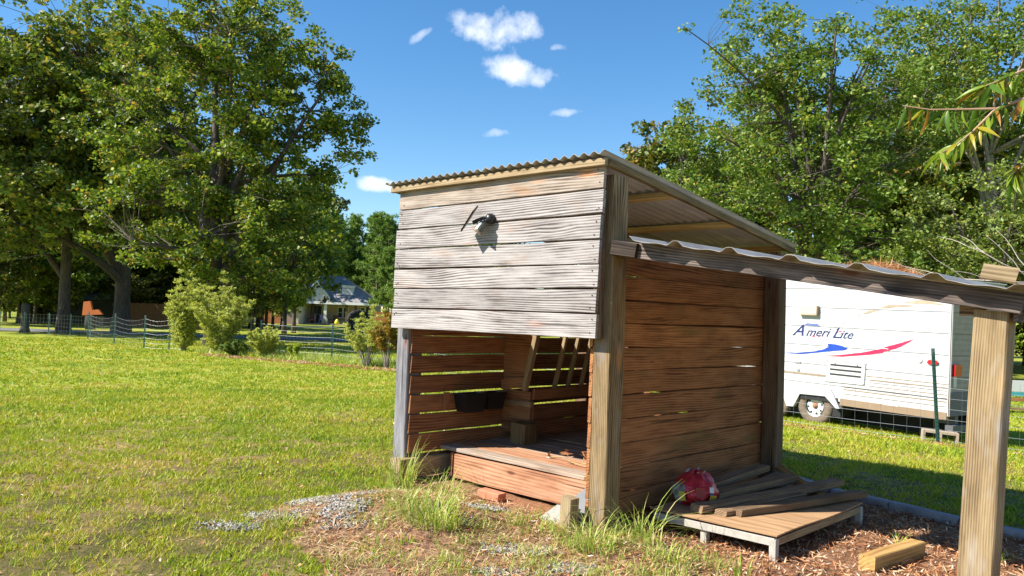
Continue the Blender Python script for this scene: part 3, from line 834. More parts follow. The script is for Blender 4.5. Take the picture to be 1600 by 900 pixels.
M['brick'] = plain('brick_clay', (.55, .20, .11), .9, var=.25, scale=25, bump=.5)
br = board('brick', .19, .058, .09, M['brick'], None, LW(-1.08, .10, .035), (0, .05, RZ + .1), n=3, warp=.001, ch=.005)
tag(br, 'single red clay brick lying in the dirt before the deck', 'brick')
M['slab'] = plain('slab_stone', (.17, .175, .18), .75, var=.15, scale=20, bump=.3)
sl = MB()
a = [Vector(LW(-.47, -.02, .0)), Vector(LW(-.17, .02, .0)), Vector(LW(-.14, .17, .235)), Vector(LW(-.25, .15, .235))]
nn = Vector((.3, .35, -.1)).normalized() * .03
sl.add([tuple(q) for q in a] + [tuple(q + nn) for q in a], [(0, 1, 2, 3), (7, 6, 5, 4), (0, 4, 5, 1), (1, 5, 6, 2), (2, 6, 7, 3), (3, 7, 4, 0)])
tag(sl.build('stone_slab', M['slab']), 'blue grey stone slab leaning against the deck by the corner post', 'stone slab')
M['paver'] = plain('pale_concrete', (.32, .30, .27), .85, var=.12, scale=20, bump=.3)
pv = MB(); a = [Vector(LW(-.50, -.07, .0)), Vector(LW(-.22, -.04, .0)), Vector(LW(-.22, .015, .11)), Vector(LW(-.385, -.00, .11))]
pv.add([tuple(q) for q in a] + [tuple(q + nn * .8) for q in a], [(0, 1, 2, 3), (7, 6, 5, 4), (0, 4, 5, 1), (1, 5, 6, 2), (2, 6, 7, 3), (3, 7, 4, 0)])
tag(pv.build('concrete_paver', M['paver']), 'pale concrete paver propped in front of the blue grey slab', 'paver')
t_ = board('wood_stub', .20, .085, .085, M['pale_wood'], None, LW(-.215, -.085, .10), (0, -math.pi / 2 + .03, RZ), n=2, warp=.002, ch=.005)
tag(t_, 'short upright pale timber stub against the corner post', 'wood stub')
t_ = board('wood_wedge', .13, .035, .09, M['new_wood'], None, LW(-.24, .20, .275), (.1, .1, RZ + .5), n=2, warp=.002, ch=.005)
tag(t_, 'small tan scrap of timber on the deck front corner', 'wood scrap')
t_ = board('timber_offcut', .60, .095, .095, M['new_wood'], None, (2.27, 4.74, -.005), (0, .0, math.atan2(.38, .48)), n=4, warp=.002, ch=.006)
tag(t_, 'sunlit square sawn timber offcut lying on the bark chips', 'timber')
t_ = board('wood_block', .135, .070, .085, M['pale_wood'], None, LW(2.09, -.01, awz(2.09) + .066), (.05, .16, RZ + .25), n=3, warp=.002, ch=.007)
tag(t_, 'weathered timber block resting on the low end of the awning roof', 'wood block')

# solar spotlight
sp = local_thing('solar_spotlight', -.985, -.086, 1.965, 0, 'small black solar spotlight screwed to the grey front boards', 'outdoor light')
mb = MB(); mb.lathe([(.001, -.055), (.020, -.052), (.034, -.038), (.038, -.020), (.036, 0), (.001, 0)], 16, 'y', (0, 0, .012)); mb.build('mount', M['dark_metal'], sp, smooth=True)
mb = MB(); mb.tube([(-.01, -.04, 0), (-.035, -.075, -.03)], .016, 8); mb.tube([(-.02, -.05, .02), (-.06, -.08, .0)], .012, 8); mb.build('arm', M['black_plastic'], sp)
mb = MB(); mb.tube([(-.02, -.06, -.015), (-.045, -.09, -.075)], [.026, .030], 12); mb.build('lamp_head', plain('lamp_body', (.10, .11, .09), .35), sp, smooth=False)
mb = MB(); mb.tube([(-.045, -.090, -.0751), (-.050, -.096, -.085)], [.032, .034], 12); mb.build('lamp_ring', plain('lamp_ring', (.35, .25, .15), .3), sp)
mb = MB(); mb.tube([(-.06, -.08, .0), (-.088, -.10, -.02)], .014, 8); mb.build('joint', M['black_plastic'], sp)
pn = MB(); pn.box((-.092, -.055, -.005), (.092, .055, .005)); pno = pn.build('solar_panel', M['dark_metal'], sp)
a1 = Vector((.70, -.05, .71)).normalized(); a2 = Vector((-.62, .74, .20)); a2 = (a2 - a1 * a2.dot(a1)).normalized(); a3 = a1.cross(a2)
pno.matrix_local = Matrix(((a1.x, a2.x, a3.x, -.125), (a1.y, a2.y, a3.y, -.10), (a1.z, a2.z, a3.z, .012), (0, 0, 0, 1)))
pn = MB(); pn.box((-.086, -.050, .0055), (.086, .050, .0065)); pn.build('solar_cell', plain('solar_cell', (.01, .012, .03), .12), pno)

# straw on the awning, dead branch
n = 1500
rr_ = RG.random(n)
lx = .95 + .55 * RG.normal(0, .30, n) ; ly = 1.95 + RG.normal(0, .14, n)
cxy = np.stack([SHED_C[0] + UX[0] * lx + VY[0] * ly, SHED_C[1] + UX[1] * lx + VY[1] * ly], 1)
z0 = 1.803 - aw * lx + .035 + .07 * np.exp(-((lx - .95) ** 2 / .03)) * RG.random(n)
M['straw'] = leafmat('straw', [(0, (.30, .11, .04)), (.5, (.50, .24, .10)), (1, (.62, .42, .24))], .1, .8)
tag(np_mesh('pine_straw', flakes(cxy[:, 0], cxy[:, 1], .055, .003, RG, .01, .5, z0), 4, M['straw']), 'orange pine straw piled on the awning roof by the shed', 'pine straw', kind='stuff')
M['twig'] = plain('twig', (.42, .36, .30), .9)
db = empty('dead_branch', LW(2.0, 1.6, awz(2.0) + .05), 0, 'bare pale dead branch lying across the awning roof', 'branch')
rng = random.Random(4)
def twigs(mb, p, d, ln, r, lev):
    pts = [p]; q = p.copy(); dd = d.copy()
    for i in range(4):
        dd = (dd + Vector((rng.uniform(-.25, .25), rng.uniform(-.25, .25), rng.uniform(-.2, .18)))).normalized()
        q = q + dd * ln / 4; pts.append(q.copy())
    mb.tube(pts, [r, r * .85, r * .7, r * .55, r * .35], 5)
    if lev > 0:
        for i in (1, 2, 3, 4):
            nd = (dd + Vector((rng.uniform(-.9, .9), rng.uniform(-.9, .9), rng.uniform(-.25, .75)))).normalized()
            twigs(mb, pts[i], nd, ln * rng.uniform(.45, .7), r * .6, lev - 1)
mb = MB(); twigs(mb, Vector((.15, -.3, .0)), Vector((-.75, .25, .10)), .60, .006, 2); mb.build('limb', M['twig'], db)
mb = MB(); twigs(mb, Vector((.15, -.3, .0)), Vector((-.2, .5, .55)), .42, .005, 2); mb.build('limb', M['twig'], db)

# platform, feed bag and planks
zp = .085
pf = empty('low_platform', LW(.44, 1.05, -.05), RZ, 'low wooden platform with whitish frame and warped plywood top', 'platform')
def P2(X, Y, Z): return (X - .44, Y - 1.05, Z + .05)
board('frame_rail', .82, .045, .035, M['white_frame'], pf, P2(.455, .475, zp - .03), (0, .0, 0), n=3, warp=.001, ch=.002)
board('frame_rail', 1.26, .045, .035, M['pale_wood'], pf, P2(.857, 1.13, zp - .03), ALONG_Y, n=3, warp=.001, ch=.002)
board('frame_rail', 1.26, .045, .035, M['white_frame'], pf, P2(.16, 1.13, zp - .03), ALONG_Y, n=3, warp=.001, ch=.002)
board('frame_rail', .66, .045, .035, M['white_frame'], pf, P2(.508, 1.74, zp - .03), (0, 0, 0), n=3, warp=.001, ch=.002)
for (X_, Y_) in ((.857, .477), (.40, .492), (.857, 1.765), (.16, 1.765)):
    board('leg', .145, .042, .042, M['white_frame'], pf, P2(X_, Y_ + .002, .002), VERT, n=2, warp=.001, ch=.002)
pl = MB(); v = []; nU = 10
cor = [(.03, .44), (.885, .455), (.875, 1.79), (.0, 2.05)]
for j in range(nU + 1):
    for i in range(nU + 1):
        u_, w_ = i / nU, j / nU
        xx = (cor[0][0] * (1 - u_) + cor[1][0] * u_) * (1 - w_) + (cor[3][0] * (1 - u_) + cor[2][0] * u_) * w_
        yy = (cor[0][1] * (1 - u_) + cor[1][1] * u_) * (1 - w_) + (cor[3][1] * (1 - u_) + cor[2][1] * u_) * w_
        v.append(P2(xx, yy, zp + .004 + .014 * (1 - u_) ** 2 * (1 - w_) * .6 + .006 * math.sin(w_ * 6.5 + .5) * u_))
pl.add(v, [(j * (nU + 1) + i, j * (nU + 1) + i + 1, (j + 1) * (nU + 1) + i + 1, (j + 1) * (nU + 1) + i) for j in range(nU) for i in range(nU)])
po = pl.build('plywood_top', M['plywood'], pf, fix=False); md = po.modifiers.new('t', 'SOLIDIFY'); md.thickness = .009; md.offset = 1

zt = zp + .016
def plank(a, b, w, h, z, mat, label, tilt=0, roll_=0):
    A = Vector(LW(a[0], a[1], z)); B = Vector(LW(b[0], b[1], z + tilt)); c = (A + B) / 2; d = B - A
    o = board('plank', d.length, h, w, mat, None, c, (roll_, -math.atan2(d.z, math.hypot(d.x, d.y)), math.atan2(d.y, d.x)), n=6, warp=.004, ch=.005)
    tag(o, label, 'plank', 'loose planks on the low platform')
plank((.10, .95), (.06, 1.95), .11, .045, zt + .075, M['dark_plank'], 'dark plank nearest the shed wall, behind the feed bag', .03)
plank((.24, .86), (.33, 1.85), .11, .05, zt + .055, M['dark_plank'], 'mossy dark beam lying just right of the feed bag', .02)
plank((.30, .55), (.60, 2.05), .10, .045, zt + .030, M['dark_plank'], 'longest grey topped plank reaching over the far platform edge', .035)
plank((.43, .62), (.56, 1.50), .09, .035, zt + .020, M['dark_plank'], 'short reddish ended plank between two longer ones', .015)
plank((.50, .70), (.83, 1.90), .09, .045, zt + .026, M['dark_plank'], 'orange ended warped plank nearest the platform front', .012)
plank((-.02 + .06, 2.25), (.70, 1.62), .06, .025, .17, M['new_wood'], 'thin pale batten crossing behind the pile toward the lawn', -.07, .5)
plank((.22, 1.50), (.16, 2.12), .16, .02, zt + .035, M['dark_plank'], 'flat short board at the back of the pile by the rear post', .01)

def bagmat():
    m = MT('feed_bag_print')
    tc = m.n('ShaderNodeTexCoord').outputs['Object']
    nz = m.noise(tc, 9, 4, .6)
    sp = m.n('ShaderNodeSeparateXYZ'); m.l(tc, sp.inputs[0])
    f = m.math('ADD', m.math('ADD', m.math('MULTIPLY', sp.outputs[0], .72), m.math('MULTIPLY', sp.outputs[1], .69)), m.math('MULTIPLY', m.math('SUBTRACT', nz, .5), .08))
    c = m.ramp(m.math('ADD', m.math('MULTIPLY', f, 3.2), .5), [(.0, (.20, .21, .20)), (.07, (.36, .37, .35)), (.14, (.22, .23, .22)), (.17, (.48, .02, .035)), (.60, (.42, .018, .03)), (.66, (.25, .01, .02)), (.70, (.55, .03, .05)), (1, (.45, .02, .035))])
    n2 = m.ramp(m.noise(tc, 14, 5, .6), [(.66, (0, 0, 0)), (.70, (1, 1, 1))])
    c = m.mix(n2, c, (.55, .50, .46))
    m.l(c, m.b.inputs['Base Color']); m.set(Roughness=.28)
    m.bump(m.noise(tc, 22, 5, .65), .8, .012)
    return m.m
bag = empty('feed_bag', LW(.145, .80, zt), RZ + .2, 'crumpled red and white plastic feed bag on the platform', 'bag')
V, Fc = [], []
nu, nv = 36, 22
rng = np.random.default_rng(8); ph = rng.uniform(0, 6.28, 12)
for j in range(nv + 1):
    for i in range(nu):
        th = 2 * math.pi * i / nu; f_ = math.pi * j / nv
        d = Vector((math.sin(f_) * math.cos(th), math.sin(f_) * math.sin(th), math.cos(f_)))
        k = 1 + .07 * math.sin(5 * th + 3 * d.z + ph[0]) + .06 * math.sin(9 * th - 6 * d.z + ph[1]) + .05 * abs(math.sin(7 * d.z + 2 * th + ph[2])) - .05 * abs(math.sin(3 * th + 9 * d.z))
        zz = d.z * .105 * k; zz = max(zz, -.085)
        sx = 1 - .25 * max(d.z, 0)
        V.append((d.x * .115 * k * sx, d.y * .150 * k * sx, zz + .088))
for j in range(nv):
    for i in range(nu):
        Fc.append((j * nu + i, j * nu + (i + 1) % nu, (j + 1) * nu + (i + 1) % nu, (j + 1) * nu + i))
mb = MB(); mb.add(V, Fc); bagb = mb.build('bag_body', bagmat(), bag, smooth=True)
mb = MB()
for k in range(5):
    a = k * 1.25; mb.add([(.02 * math.cos(a), .02 * math.sin(a), .175), (.05 * math.cos(a + .3), .06 * math.sin(a + .3), .20 + .01 * (k % 2)), (.06 * math.cos(a + .8), .05 * math.sin(a + .8), .185), (.03 * math.cos(a + 1), .03 * math.sin(a + 1), .165)], [(0, 1, 2, 3)])
mb.build('bag_neck', plain('bag_white', (.5, .46, .42), .4), bag, fix=False)

def text_mesh(txt, size, shear=0, extr=.0):
    cu = bpy.data.curves.new('t', 'FONT'); cu.body = txt; cu.size = size; cu.shear = shear; cu.extrude = extr; cu.resolution_u = 3
    o = bpy.data.objects.new('t', cu); COL.objects.link(o)
    bpy.context.view_layer.update()
    m = bpy.data.meshes.new_from_object(o.evaluated_get(bpy.context.evaluated_depsgraph_get()))
    bpy.data.objects.remove(o)
    return m
def patch(par, name, c, rz, tilt, w, h, col):
    mb = MB(); mb.box((-w / 2, -.001, -h / 2), (w / 2, .001, h / 2))
    o = mb.build(name, plain(name + '_ink', col, .4), par, loc=c, rot=(tilt, 0, rz)); return o
# faces of the bag toward -y (front) and +x (awning side)
def bag_pos(sx, z, push=1.03):
    th = .56 + sx * 6.0                       # outward direction (sin, -cos)
    d = Vector((math.sin(th), -math.cos(th)))
    k = 1 / math.hypot(d.x / .115, d.y / .150)
    zz = (z - .088) / .105; k *= math.sqrt(max(.05, 1 - min(.95, zz * zz))) * push
    return (d.x * k, d.y * k, z), th
def bag_label(name, sx, z, w, h, col, tilt=-.1, lean=0, push=1.06):
    q = patch(bag, name, (0, 0, 0), 0, 0, w, h, col); q.location, th = bag_pos(sx, z, push); q.rotation_euler = (tilt, lean, th); return q
p50 = bag_label('weight_label', .115, .045, .050, .050, (.62, .46, .04), .15, .2)
tm = text_mesh('50', .036); tm.materials.append(plain('black_ink', (.02, .02, .02), .5))
to = link('number', tm, p50); to.location = (-.021, -.0022, -.010); to.rotation_euler = (math.pi / 2, 0, 0)
bag_label('printed_label', -.115, .070, .036, .055, (.50, .46, .08), .1, -.1)
bag_label('printed_label', -.005, .038, .055, .020, (.09, .18, .05), .2, 0)
bag_label('printed_label', -.01, .095, .045, .060, (.22, .015, .02), -.05, 0)
bag_label('printed_label', .085, .105, .03, .032, (.6, .6, .58), -.2, .1)
bag_label('printed_label', .085, .080, .03, .012, (.03, .05, .16), -.1, .1)
bag.scale = (1.22, 1.22, 1.12)

# edging
M['edging'] = plain('edging_stone', (.24, .25, .28), .85, var=.3, scale=12, bump=.5)
ep = [(-.35, 2.95), (.345, 2.60), (.844, 2.455), (1.357, 2.325), (1.80, 2.25), (2.6, 2.15)]
for i in range(5):
    A = Vector(LW(*ep[i], -.03)); B = Vector(LW(*ep[i + 1], -.03)); d = B - A
    o = board('edging_stone', d.length - .012, .075, .085, M['edging'], None, (A + B) / 2, (0, 0, math.atan2(d.y, d.x)), n=4, warp=.004, ch=.012)
    tag(o, ['grey edging strip hidden behind the shed rear post', 'grey edging strip just beyond the platform planks', 'grey edging strip in the middle of the shaded border', 'grey edging strip left of the big awning post', 'grey edging strip right of the big awning post'][i], 'edging', 'edging strips between chips and lawn')

# ------------------------------------------------------------------ foliage generators
def leaf_quads(c, size, rng, up=.35, asp=.62):
    n = len(c)
    nrm = rng.normal(0, 1, (n, 3)); nrm[:, 2] = np.abs(nrm[:, 2]) + up; nrm /= np.linalg.norm(nrm, axis=1)[:, None]
    t = rng.normal(0, 1, (n, 3)); u = np.cross(nrm, t); u /= np.linalg.norm(u, axis=1)[:, None]; v = np.cross(nrm, u)
    s = (size * rng.uniform(.6, 1.35, n))[:, None]
    return np.stack([c - u * s, c - v * s * asp - u * s * .1, c + u * s, c + v * s * asp - u * s * .1], 1).reshape(-1, 3)

def bez(p0, p1, p2, n):
    t = np.linspace(0, 1, n)[:, None]
    return (1 - t) ** 2 * p0 + 2 * t * (1 - t) * p1 + t * t * p2

def tree_parts(seed, H_, tr, env, nclump, cr, lpc, lsz, leafm, barkm, fork=.25, nlimb=9, trunks=1, lean=0, shell=.35, asp=.62, holes=.25):
    """returns (trunk mesh, crown mesh) in tree space; env = ellipsoids (cx,cy,cz,rx,ry,rz)"""
    rng = np.random.default_rng(seed)
    vol = np.array([e[3] * e[4] * e[5] for e in env]) ** .8; vol /= vol.sum()
    C = []
    while len(C) < nclump:
        e = env[rng.choice(len(env), p=vol)]
        d = rng.normal(0, 1, 3); d /= np.linalg.norm(d)
        bumpf = 1 + .16 * math.sin(4 * math.atan2(d[1], d[0]) + seed) + .14 * math.sin(7 * d[2] + 3 * d[0] + seed * 2) + .1 * math.sin(11 * d[0] + 9 * d[1])
        f = (shell + (1 - shell) * rng.random() ** .6) * bumpf
        p = np.array(e[:3]) + d * f * np.array(e[3:])
        if p[2] < .6: continue
        if math.sin(p[0] * 1.9 + seed) * math.sin(p[1] * 1.7 + 1) * math.sin(p[2] * 1.6 + seed * .7) > 1 - holes * 2.2 and rng.random() < .8: continue
        C.append(p)
    C = np.array(C)
    rad = cr * rng.uniform(.4, 1.1, nclump) * (1 + .5 * (rng.random(nclump) < .2))
    # leaves
    cnt = (lpc * (rad / cr) ** 2 * rng.uniform(.6, 1.3, nclump)).astype(int)
    ci = np.repeat(np.arange(nclump), cnt)
    n = len(ci); d = rng.normal(0, 1, (n, 3)); d /= np.linalg.norm(d, axis=1)[:, None]
    rr = rad[ci] * rng.random(n) ** .5
    P = C[ci] + d * rr[:, None] * np.array([1, 1, .62])
    crown = np_mesh('crown', leaf_quads(P, lsz, rng, .35, asp), 4, leafm, False)
    # limbs
    mb = MB(); paths = []
    for tk in range(trunks):
        off = np.array([(tk - (trunks - 1) / 2.) * tr * 1.2, 0, 0])
        top = np.array([lean * H_ + rng.normal(0, .3) + (tk - (trunks - 1) / 2.) * H_ * .18, rng.normal(0, .3), H_ * .80])
        mid = np.array([top[0] * .25 + rng.normal(0, .12), rng.normal(0, .12), H_ * .45])
        tp = bez(off + (0, 0, -.3), mid, top, 12)
        r = tr * (1 - .85 * np.linspace(0, 1, 12)) ; r[0] *= 1.35
        mb.tube(tp, list(r), 9); paths.append((tp, r))
    main = list(paths)
    ends = C[rng.choice(nclump, min(nlimb, nclump), replace=False)]
    for e in ends:
        tp, r = main[rng.integers(len(main))]
        k = np.clip(int((fork + rng.random() * .42) * 12), 2, 10)
        k = min(k, max(2, int(11 * (e[2] - .2 * np.hypot(*(e[:2] - tp[5][:2]))) / (H_ * .8))))
        s0 = tp[k]; m_ = (s0 + e) / 2 + np.array([rng.normal(0, .4), rng.normal(0, .4), .12 * np.linalg.norm(e - s0)])
        bp = bez(s0, m_, e, 8); r0 = r[k] * .62
        mb.tube(bp, list(r0 * (1 - .8 * np.linspace(0, 1, 8))), 6, cap=False); paths.append((bp, np.full(8, r0 * .5) * (1 - .7 * np.linspace(0, 1, 8))))
    PP = np.concatenate([p[2:] for p, _ in paths]); RR = np.concatenate([r[2:] for _, r in paths])
    for i in range(nclump):
        dd = np.linalg.norm(PP - C[i], axis=1) + .6 * np.maximum(0, PP[:, 2] - C[i][2])
        j = int(dd.argmin()); s0 = PP[j]
        m_ = (s0 + C[i]) / 2 + rng.normal(0, .12 * dd[j] + .01, 3)
        q = min(RR[j] * .7, .012 + .012 * dd[j])
        mb.tube(bez(s0, m_, C[i], 4), [q, q * .8, q * .6, q * .35], 3, cap=False)
    mt = bpy.data.meshes.new('trunk'); mt.from_pydata(mb.v, [], mb.f); mt.materials.append(barkm); mt.polygons.foreach_set('use_smooth', [True] * len(mb.f)); mt.update()
    return mt, crown

def put_tree(name, meshes, x, y, label, cat='tree', group=None, rz=0, sc=1., z=None):
    t = empty(name, (x, y, g1(x, y) if z is None else z), rz, label, cat, group)
    t.scale = (sc, sc, sc) if not isinstance(sc, tuple) else sc
    link('trunk', meshes[0], t)
    c = link('crown', meshes[1], t); c['kind'] = 'stuff'
    return t

# --- left group
put_tree('maple_tree', tree_parts(21, 14.5, .42, [(-.6, 0, 9.6, 5.2, 4.2, 5.4), (2.6, 0, 8.2, 3.6, 3, 4.4), (-2.6, -1, 5.6, 3.2, 3, 3.0), (1.8, -1.5, 4.4, 3.6, 2.6, 2.7), (.3, 0, 13, 4.2, 3.6, 2.8), (4.9, 0, 9.4, 1.7, 1.4, 1.2), (4.2, 0, 11.6, 1.2, 1.2, 1.6), (1.6, 0, 3.5, 1.8, 2.0, 1.3)], 700, .56, 125, .083, M['leaf_maple'], M['bark'], .2, 22, shell=.35, asp=.75, holes=.42),
         -12.6, 34.5, 'large glossy green maple behind the feathery bush, nearest of the left trees')
put_tree('oak_tree', tree_parts(22, 19, .48, [(0, 0, 12.5, 6.8, 6, 6.5), (-3.5, 0, 8, 4.5, 4, 3.5), (4, 0, 9, 4, 4, 4)], 560, .85, 95, .14, M['leaf_olive'], M['bark'], .16, 22, 1, shell=.3, holes=.22),
         -22.4, 46.5, 'big forked oak with thick dark trunk behind the left wire fence', rz=.7)
put_tree('oak_tree', tree_parts(23, 19, .34, [(0, 0, 13, 6, 6, 6), (-4, 0, 8.5, 4.5, 4, 4), (3, 0, 8, 3.5, 3, 3)], 480, .9, 110, .15, M['leaf_olive'], M['bark'], .2, 20, 1, shell=.3, holes=.2),
         -24.6, 44.5, 'straight trunked shade tree left of the forked oak')
put_tree('shade_tree', tree_parts(24, 17, .35, [(0, 0, 11, 6.5, 6, 6), (2, -1, 6.2, 5.0, 4, 3)], 430, .85, 105, .14, M['leaf_olive'], M['bark'], .2, 18, shell=.3, holes=.2),
         -27.5, 41.5, 'broad yellow green tree filling the left edge of the view')
# --- right group
put_tree('oak_tree', tree_parts(31, 13.4, .27, [(-.6, 0, 8.6, 4.3, 4, 4.3), (-3.4, 0, 6.5, 2.6, 2.6, 2.8), (2.0, 0, 8.8, 3.0, 3, 3.6), (-1.5, 0, 11.2, 2.6, 2.4, 1.8), (-.5, -1.5, 4.6, 3.6, 2, 1.4)], 600, .55, 95, .072, M['leaf_oak'], M['bark'], .22, 24, 2, shell=.25, holes=.30),
         11.4, 30.5, 'spreading green oak with dark forked trunks behind the shed', sc=1.09)
put_tree('oak_tree', tree_parts(32, 17.5, .26, [(0, 0, 13.5, 5.0, 4.5, 4.2), (-3.2, 0, 11.5, 3.2, 3, 2.4), (3.5, 0, 12, 3.5, 3, 4)], 520, .62, 95, .08, M['leaf_oak'], M['bark_pale'], .4, 22, 1, shell=.25, holes=.28),
         19.6, 32.5, 'tall pale barked tree rising at the right edge behind the camper')
put_tree('shade_tree', tree_parts(33, 8.2, .16, [(0, 0, 5.4, 3.2, 2.6, 2.3), (-1.8, 0, 4.2, 2.2, 2, 1.4), (2.2, 0, 5.2, 2.6, 2, 2.2)], 260, .5, 80, .07, M['leaf_dusty'], M['bark'], .3, 16, 2, shell=.3, holes=.22),
         16.0, 27.0, 'dusty green bushy tree under the tall pale barked tree')
put_tree('shade_tree', tree_parts(34, 12.2, .22, [(0, 0, 7, 4.0, 3.5, 3.8), (-1.5, 0, 5, 3.5, 3, 2.6), (1.5, 0, 8.8, 2.5, 2.5, 2.6)], 400, .62, 90, .10, M['leaf_oak'], M['bark'], .2, 18, 2, shell=.3, holes=.2),
         8.6, 38.0, 'dense green tree directly behind the shed roof', sc=.86)
put_tree('yellowing_tree', tree_parts(35, 13.5, .2, [(0, 0, 9.5, 2.7, 2.5, 3.2), (1.2, 0, 7, 2.6, 2, 3)], 190, .6, 80, .11, M['leaf_yellow'], M['bark'], .3, 14, shell=.3, holes=.3),
         7.3, 46.5, 'orange yellow autumn tree showing above the front roof corner')
put_tree('lime_sapling', tree_parts(36, 3.2, .04, [(0, 0, 2.3, 1.5, 1.2, 1.0), (.9, 0, 1.8, 1, .8, .8)], 70, .32, 45, .06, M['leaf_lime'], M['bark_pale'], .2, 10, 2, shell=.1, holes=.1),
         13.2, 23.5, 'bright lime leaved sapling above the awning roof')

# --- background woods from shared prototypes
protoA = tree_parts(51, 17, .22, [(0, 0, 12.5, 3.4, 3.4, 4.6), (0, 0, 8.5, 2.6, 2.6, 2.5)], 130, .95, 75, .19, M['leaf_woods'], M['bark'], .45, 12, shell=.2)
protoB = tree_parts(52, 13, .18, [(0, 0, 8.0, 3.6, 3.6, 4.4), (0, 0, 4.5, 3.0, 3.0, 2.2)], 130, .95, 75, .18, M['leaf_oak'], M['bark'], .3, 12, shell=.2)
protoC = tree_parts(53, 8, .12, [(0, 0, 4.4, 2.8, 2.8, 3.2)], 80, .8, 75, .16, M['leaf_woods'], M['bark'], .2, 10, shell=.2)
def pine_parts(seed, H_, tr):
    rng = np.random.default_rng(seed); mb = MB(); tips = []
    tp = [np.array([.15 * math.sin(t * 2 + seed), .1 * math.sin(t * 3), H_ * t - .2]) for t in np.linspace(0, 1, 10)]
    mb.tube(tp, list(tr * (1 - .88 * np.linspace(0, 1, 10))), 8)
    z = .26 * H_
    while z < H_ * .98:
        f = (z / H_ - .26) / .74
        for _ in range(rng.integers(3, 6)):
            a = rng.uniform(0, 6.283); Lb = H_ * .21 * (1 - f ** 1.8 * .85) * rng.uniform(.5, 1.15)
            e = np.array([math.cos(a) * Lb, math.sin(a) * Lb, z + Lb * rng.uniform(.05, .35)])
            s0 = np.array([0, 0, z]); m_ = (s0 + e) / 2 + (0, 0, -.06 * Lb)
            mb.tube(bez(s0, m_, e, 4), [.05, .035, .025, .012], 4, cap=False)
            for t in (.55, .72, .86, 1.0):
                b = s0 + (e - s0) * t
                for _k in range(2): tips.append(b + rng.normal(0, .22, 3) * (1, 1, .6))
        z += H_ * .033 * rng.uniform(.7, 1.3)
    T = np.array(tips); k = 26
    ci = np.repeat(np.arange(len(T)), k); n = len(ci)
    d = rng.normal(0, 1, (n, 3)); d[:, 2] += .5; d /= np.linalg.norm(d, axis=1)[:, None]
    Ln = .34 * rng.uniform(.6, 1.3, n)[:, None]
    s = np.cross(d, rng.normal(0, 1, (n, 3))); s /= np.linalg.norm(s, axis=1)[:, None]; s *= .035
    b = T[ci] + d * .04
    Vq = np.stack([b - s, b + s, b + d * Ln + s * .3, b + d * Ln - s * .3], 1).reshape(-1, 3)
    crown = np_mesh('crown', Vq, 4, M['needle'], False)
    mt = bpy.data.meshes.new('trunk'); mt.from_pydata(mb.v, [], mb.f); mt.materials.append(M['bark_pine']); mt.update()
    return mt, crown
pineA = pine_parts(61, 15, .2); pineB = pine_parts(62, 17, .22); pineC = pine_parts(63, 10.5, .15)

rs = random.Random(77)
# pines behind the house
for i, (px, yy, pr, sc) in enumerate([(-36, 112, pineB, 1.0), (-31, 106, pineA, 1.0), (-27, 118, pineB, 1.05), (-23.5, 110, pineC, 1.15), (-20.5, 121, pineB, .93), (-17.5, 104, pineA, .98), (-14.2, 112, pineB, 1.02), (-12.0, 101, pineA, 1.0), (-10.0, 118, pineB, 1.08), (-7.5, 108, pineA, 1.0), (-4.5, 115, pineB, 1.0), (-18.8, 128, pineC, 1.3), (-25, 126, pineC, 1.35), (-1, 110, pineA, 1), (-12.8, 84, pineC, .80), (-10.8, 80, pineC, .72)]):
    put_tree('pine_tree', pr, px, yy, 'green pine behind the house, ' + ('left of its roof' if px / yy < -.27 else 'over its roof ridge' if px / yy < -.21 else 'over its chimney and hip end' if px / yy < -.17 else 'between house and shed' if px / yy < -.12 else 'hidden behind the shed'), 'pine tree', 'pines behind the house', rs.uniform(0, 6.28), sc)
# woods at the far left
for i in range(13):
    px = -60 + i * 3.1 + rs.uniform(-1, 1); yy = rs.uniform(74, 96)
    put_tree('woodland_tree', (protoA, protoB, protoB, protoC)[i % 4], px, yy, 'leafy woodland tree far behind the left shade trees', 'tree', 'woodland trees at the left', rs.uniform(0, 6.28), rs.uniform(.95, 1.25))
for i in range(34):
    yy = rs.uniform(52, 70); px = (-.67 + i * .0122) * yy + rs.uniform(-.8, .8)
    if -31 < px < -19 and yy < 64: yy = 66 + rs.uniform(0, 3)
    put_tree('woodland_tree', (protoB, protoC, protoB)[i % 3], px, yy, 'leafy tree in the shade, ' + ('at the far left edge beyond the dark stump' if px / yy < -.56 else 'seen left of the straight trunk' if px / yy < -.54 else 'seen between the two thick trunks' if px / yy < -.48 else 'above the brown privacy fence' if px / yy < -.41 else 'behind the feathery bushes' if px / yy < -.33 else 'between the feathery bushes and the house'), 'tree', 'shaded trees behind the left trunks', rs.uniform(0, 6.28), rs.uniform(.75, 1.0))
for i in range(14):
    yy = rs.uniform(104, 122); px = -27 + i * 1.75 + rs.uniform(-.5, .5)
    put_tree('pine_tree', (pineA, pineB, pineC)[i % 3], px, yy, 'green pine behind the house, ' + ('left of its roof' if px / yy < -.27 else 'over its roof ridge' if px / yy < -.21 else 'over its chimney and hip end' if px / yy < -.17 else 'between house and shed' if px / yy < -.12 else 'hidden behind the shed'), 'pine tree', 'pines behind the house', rs.uniform(0, 6.28), (1.0, .92, 1.3)[i % 3])
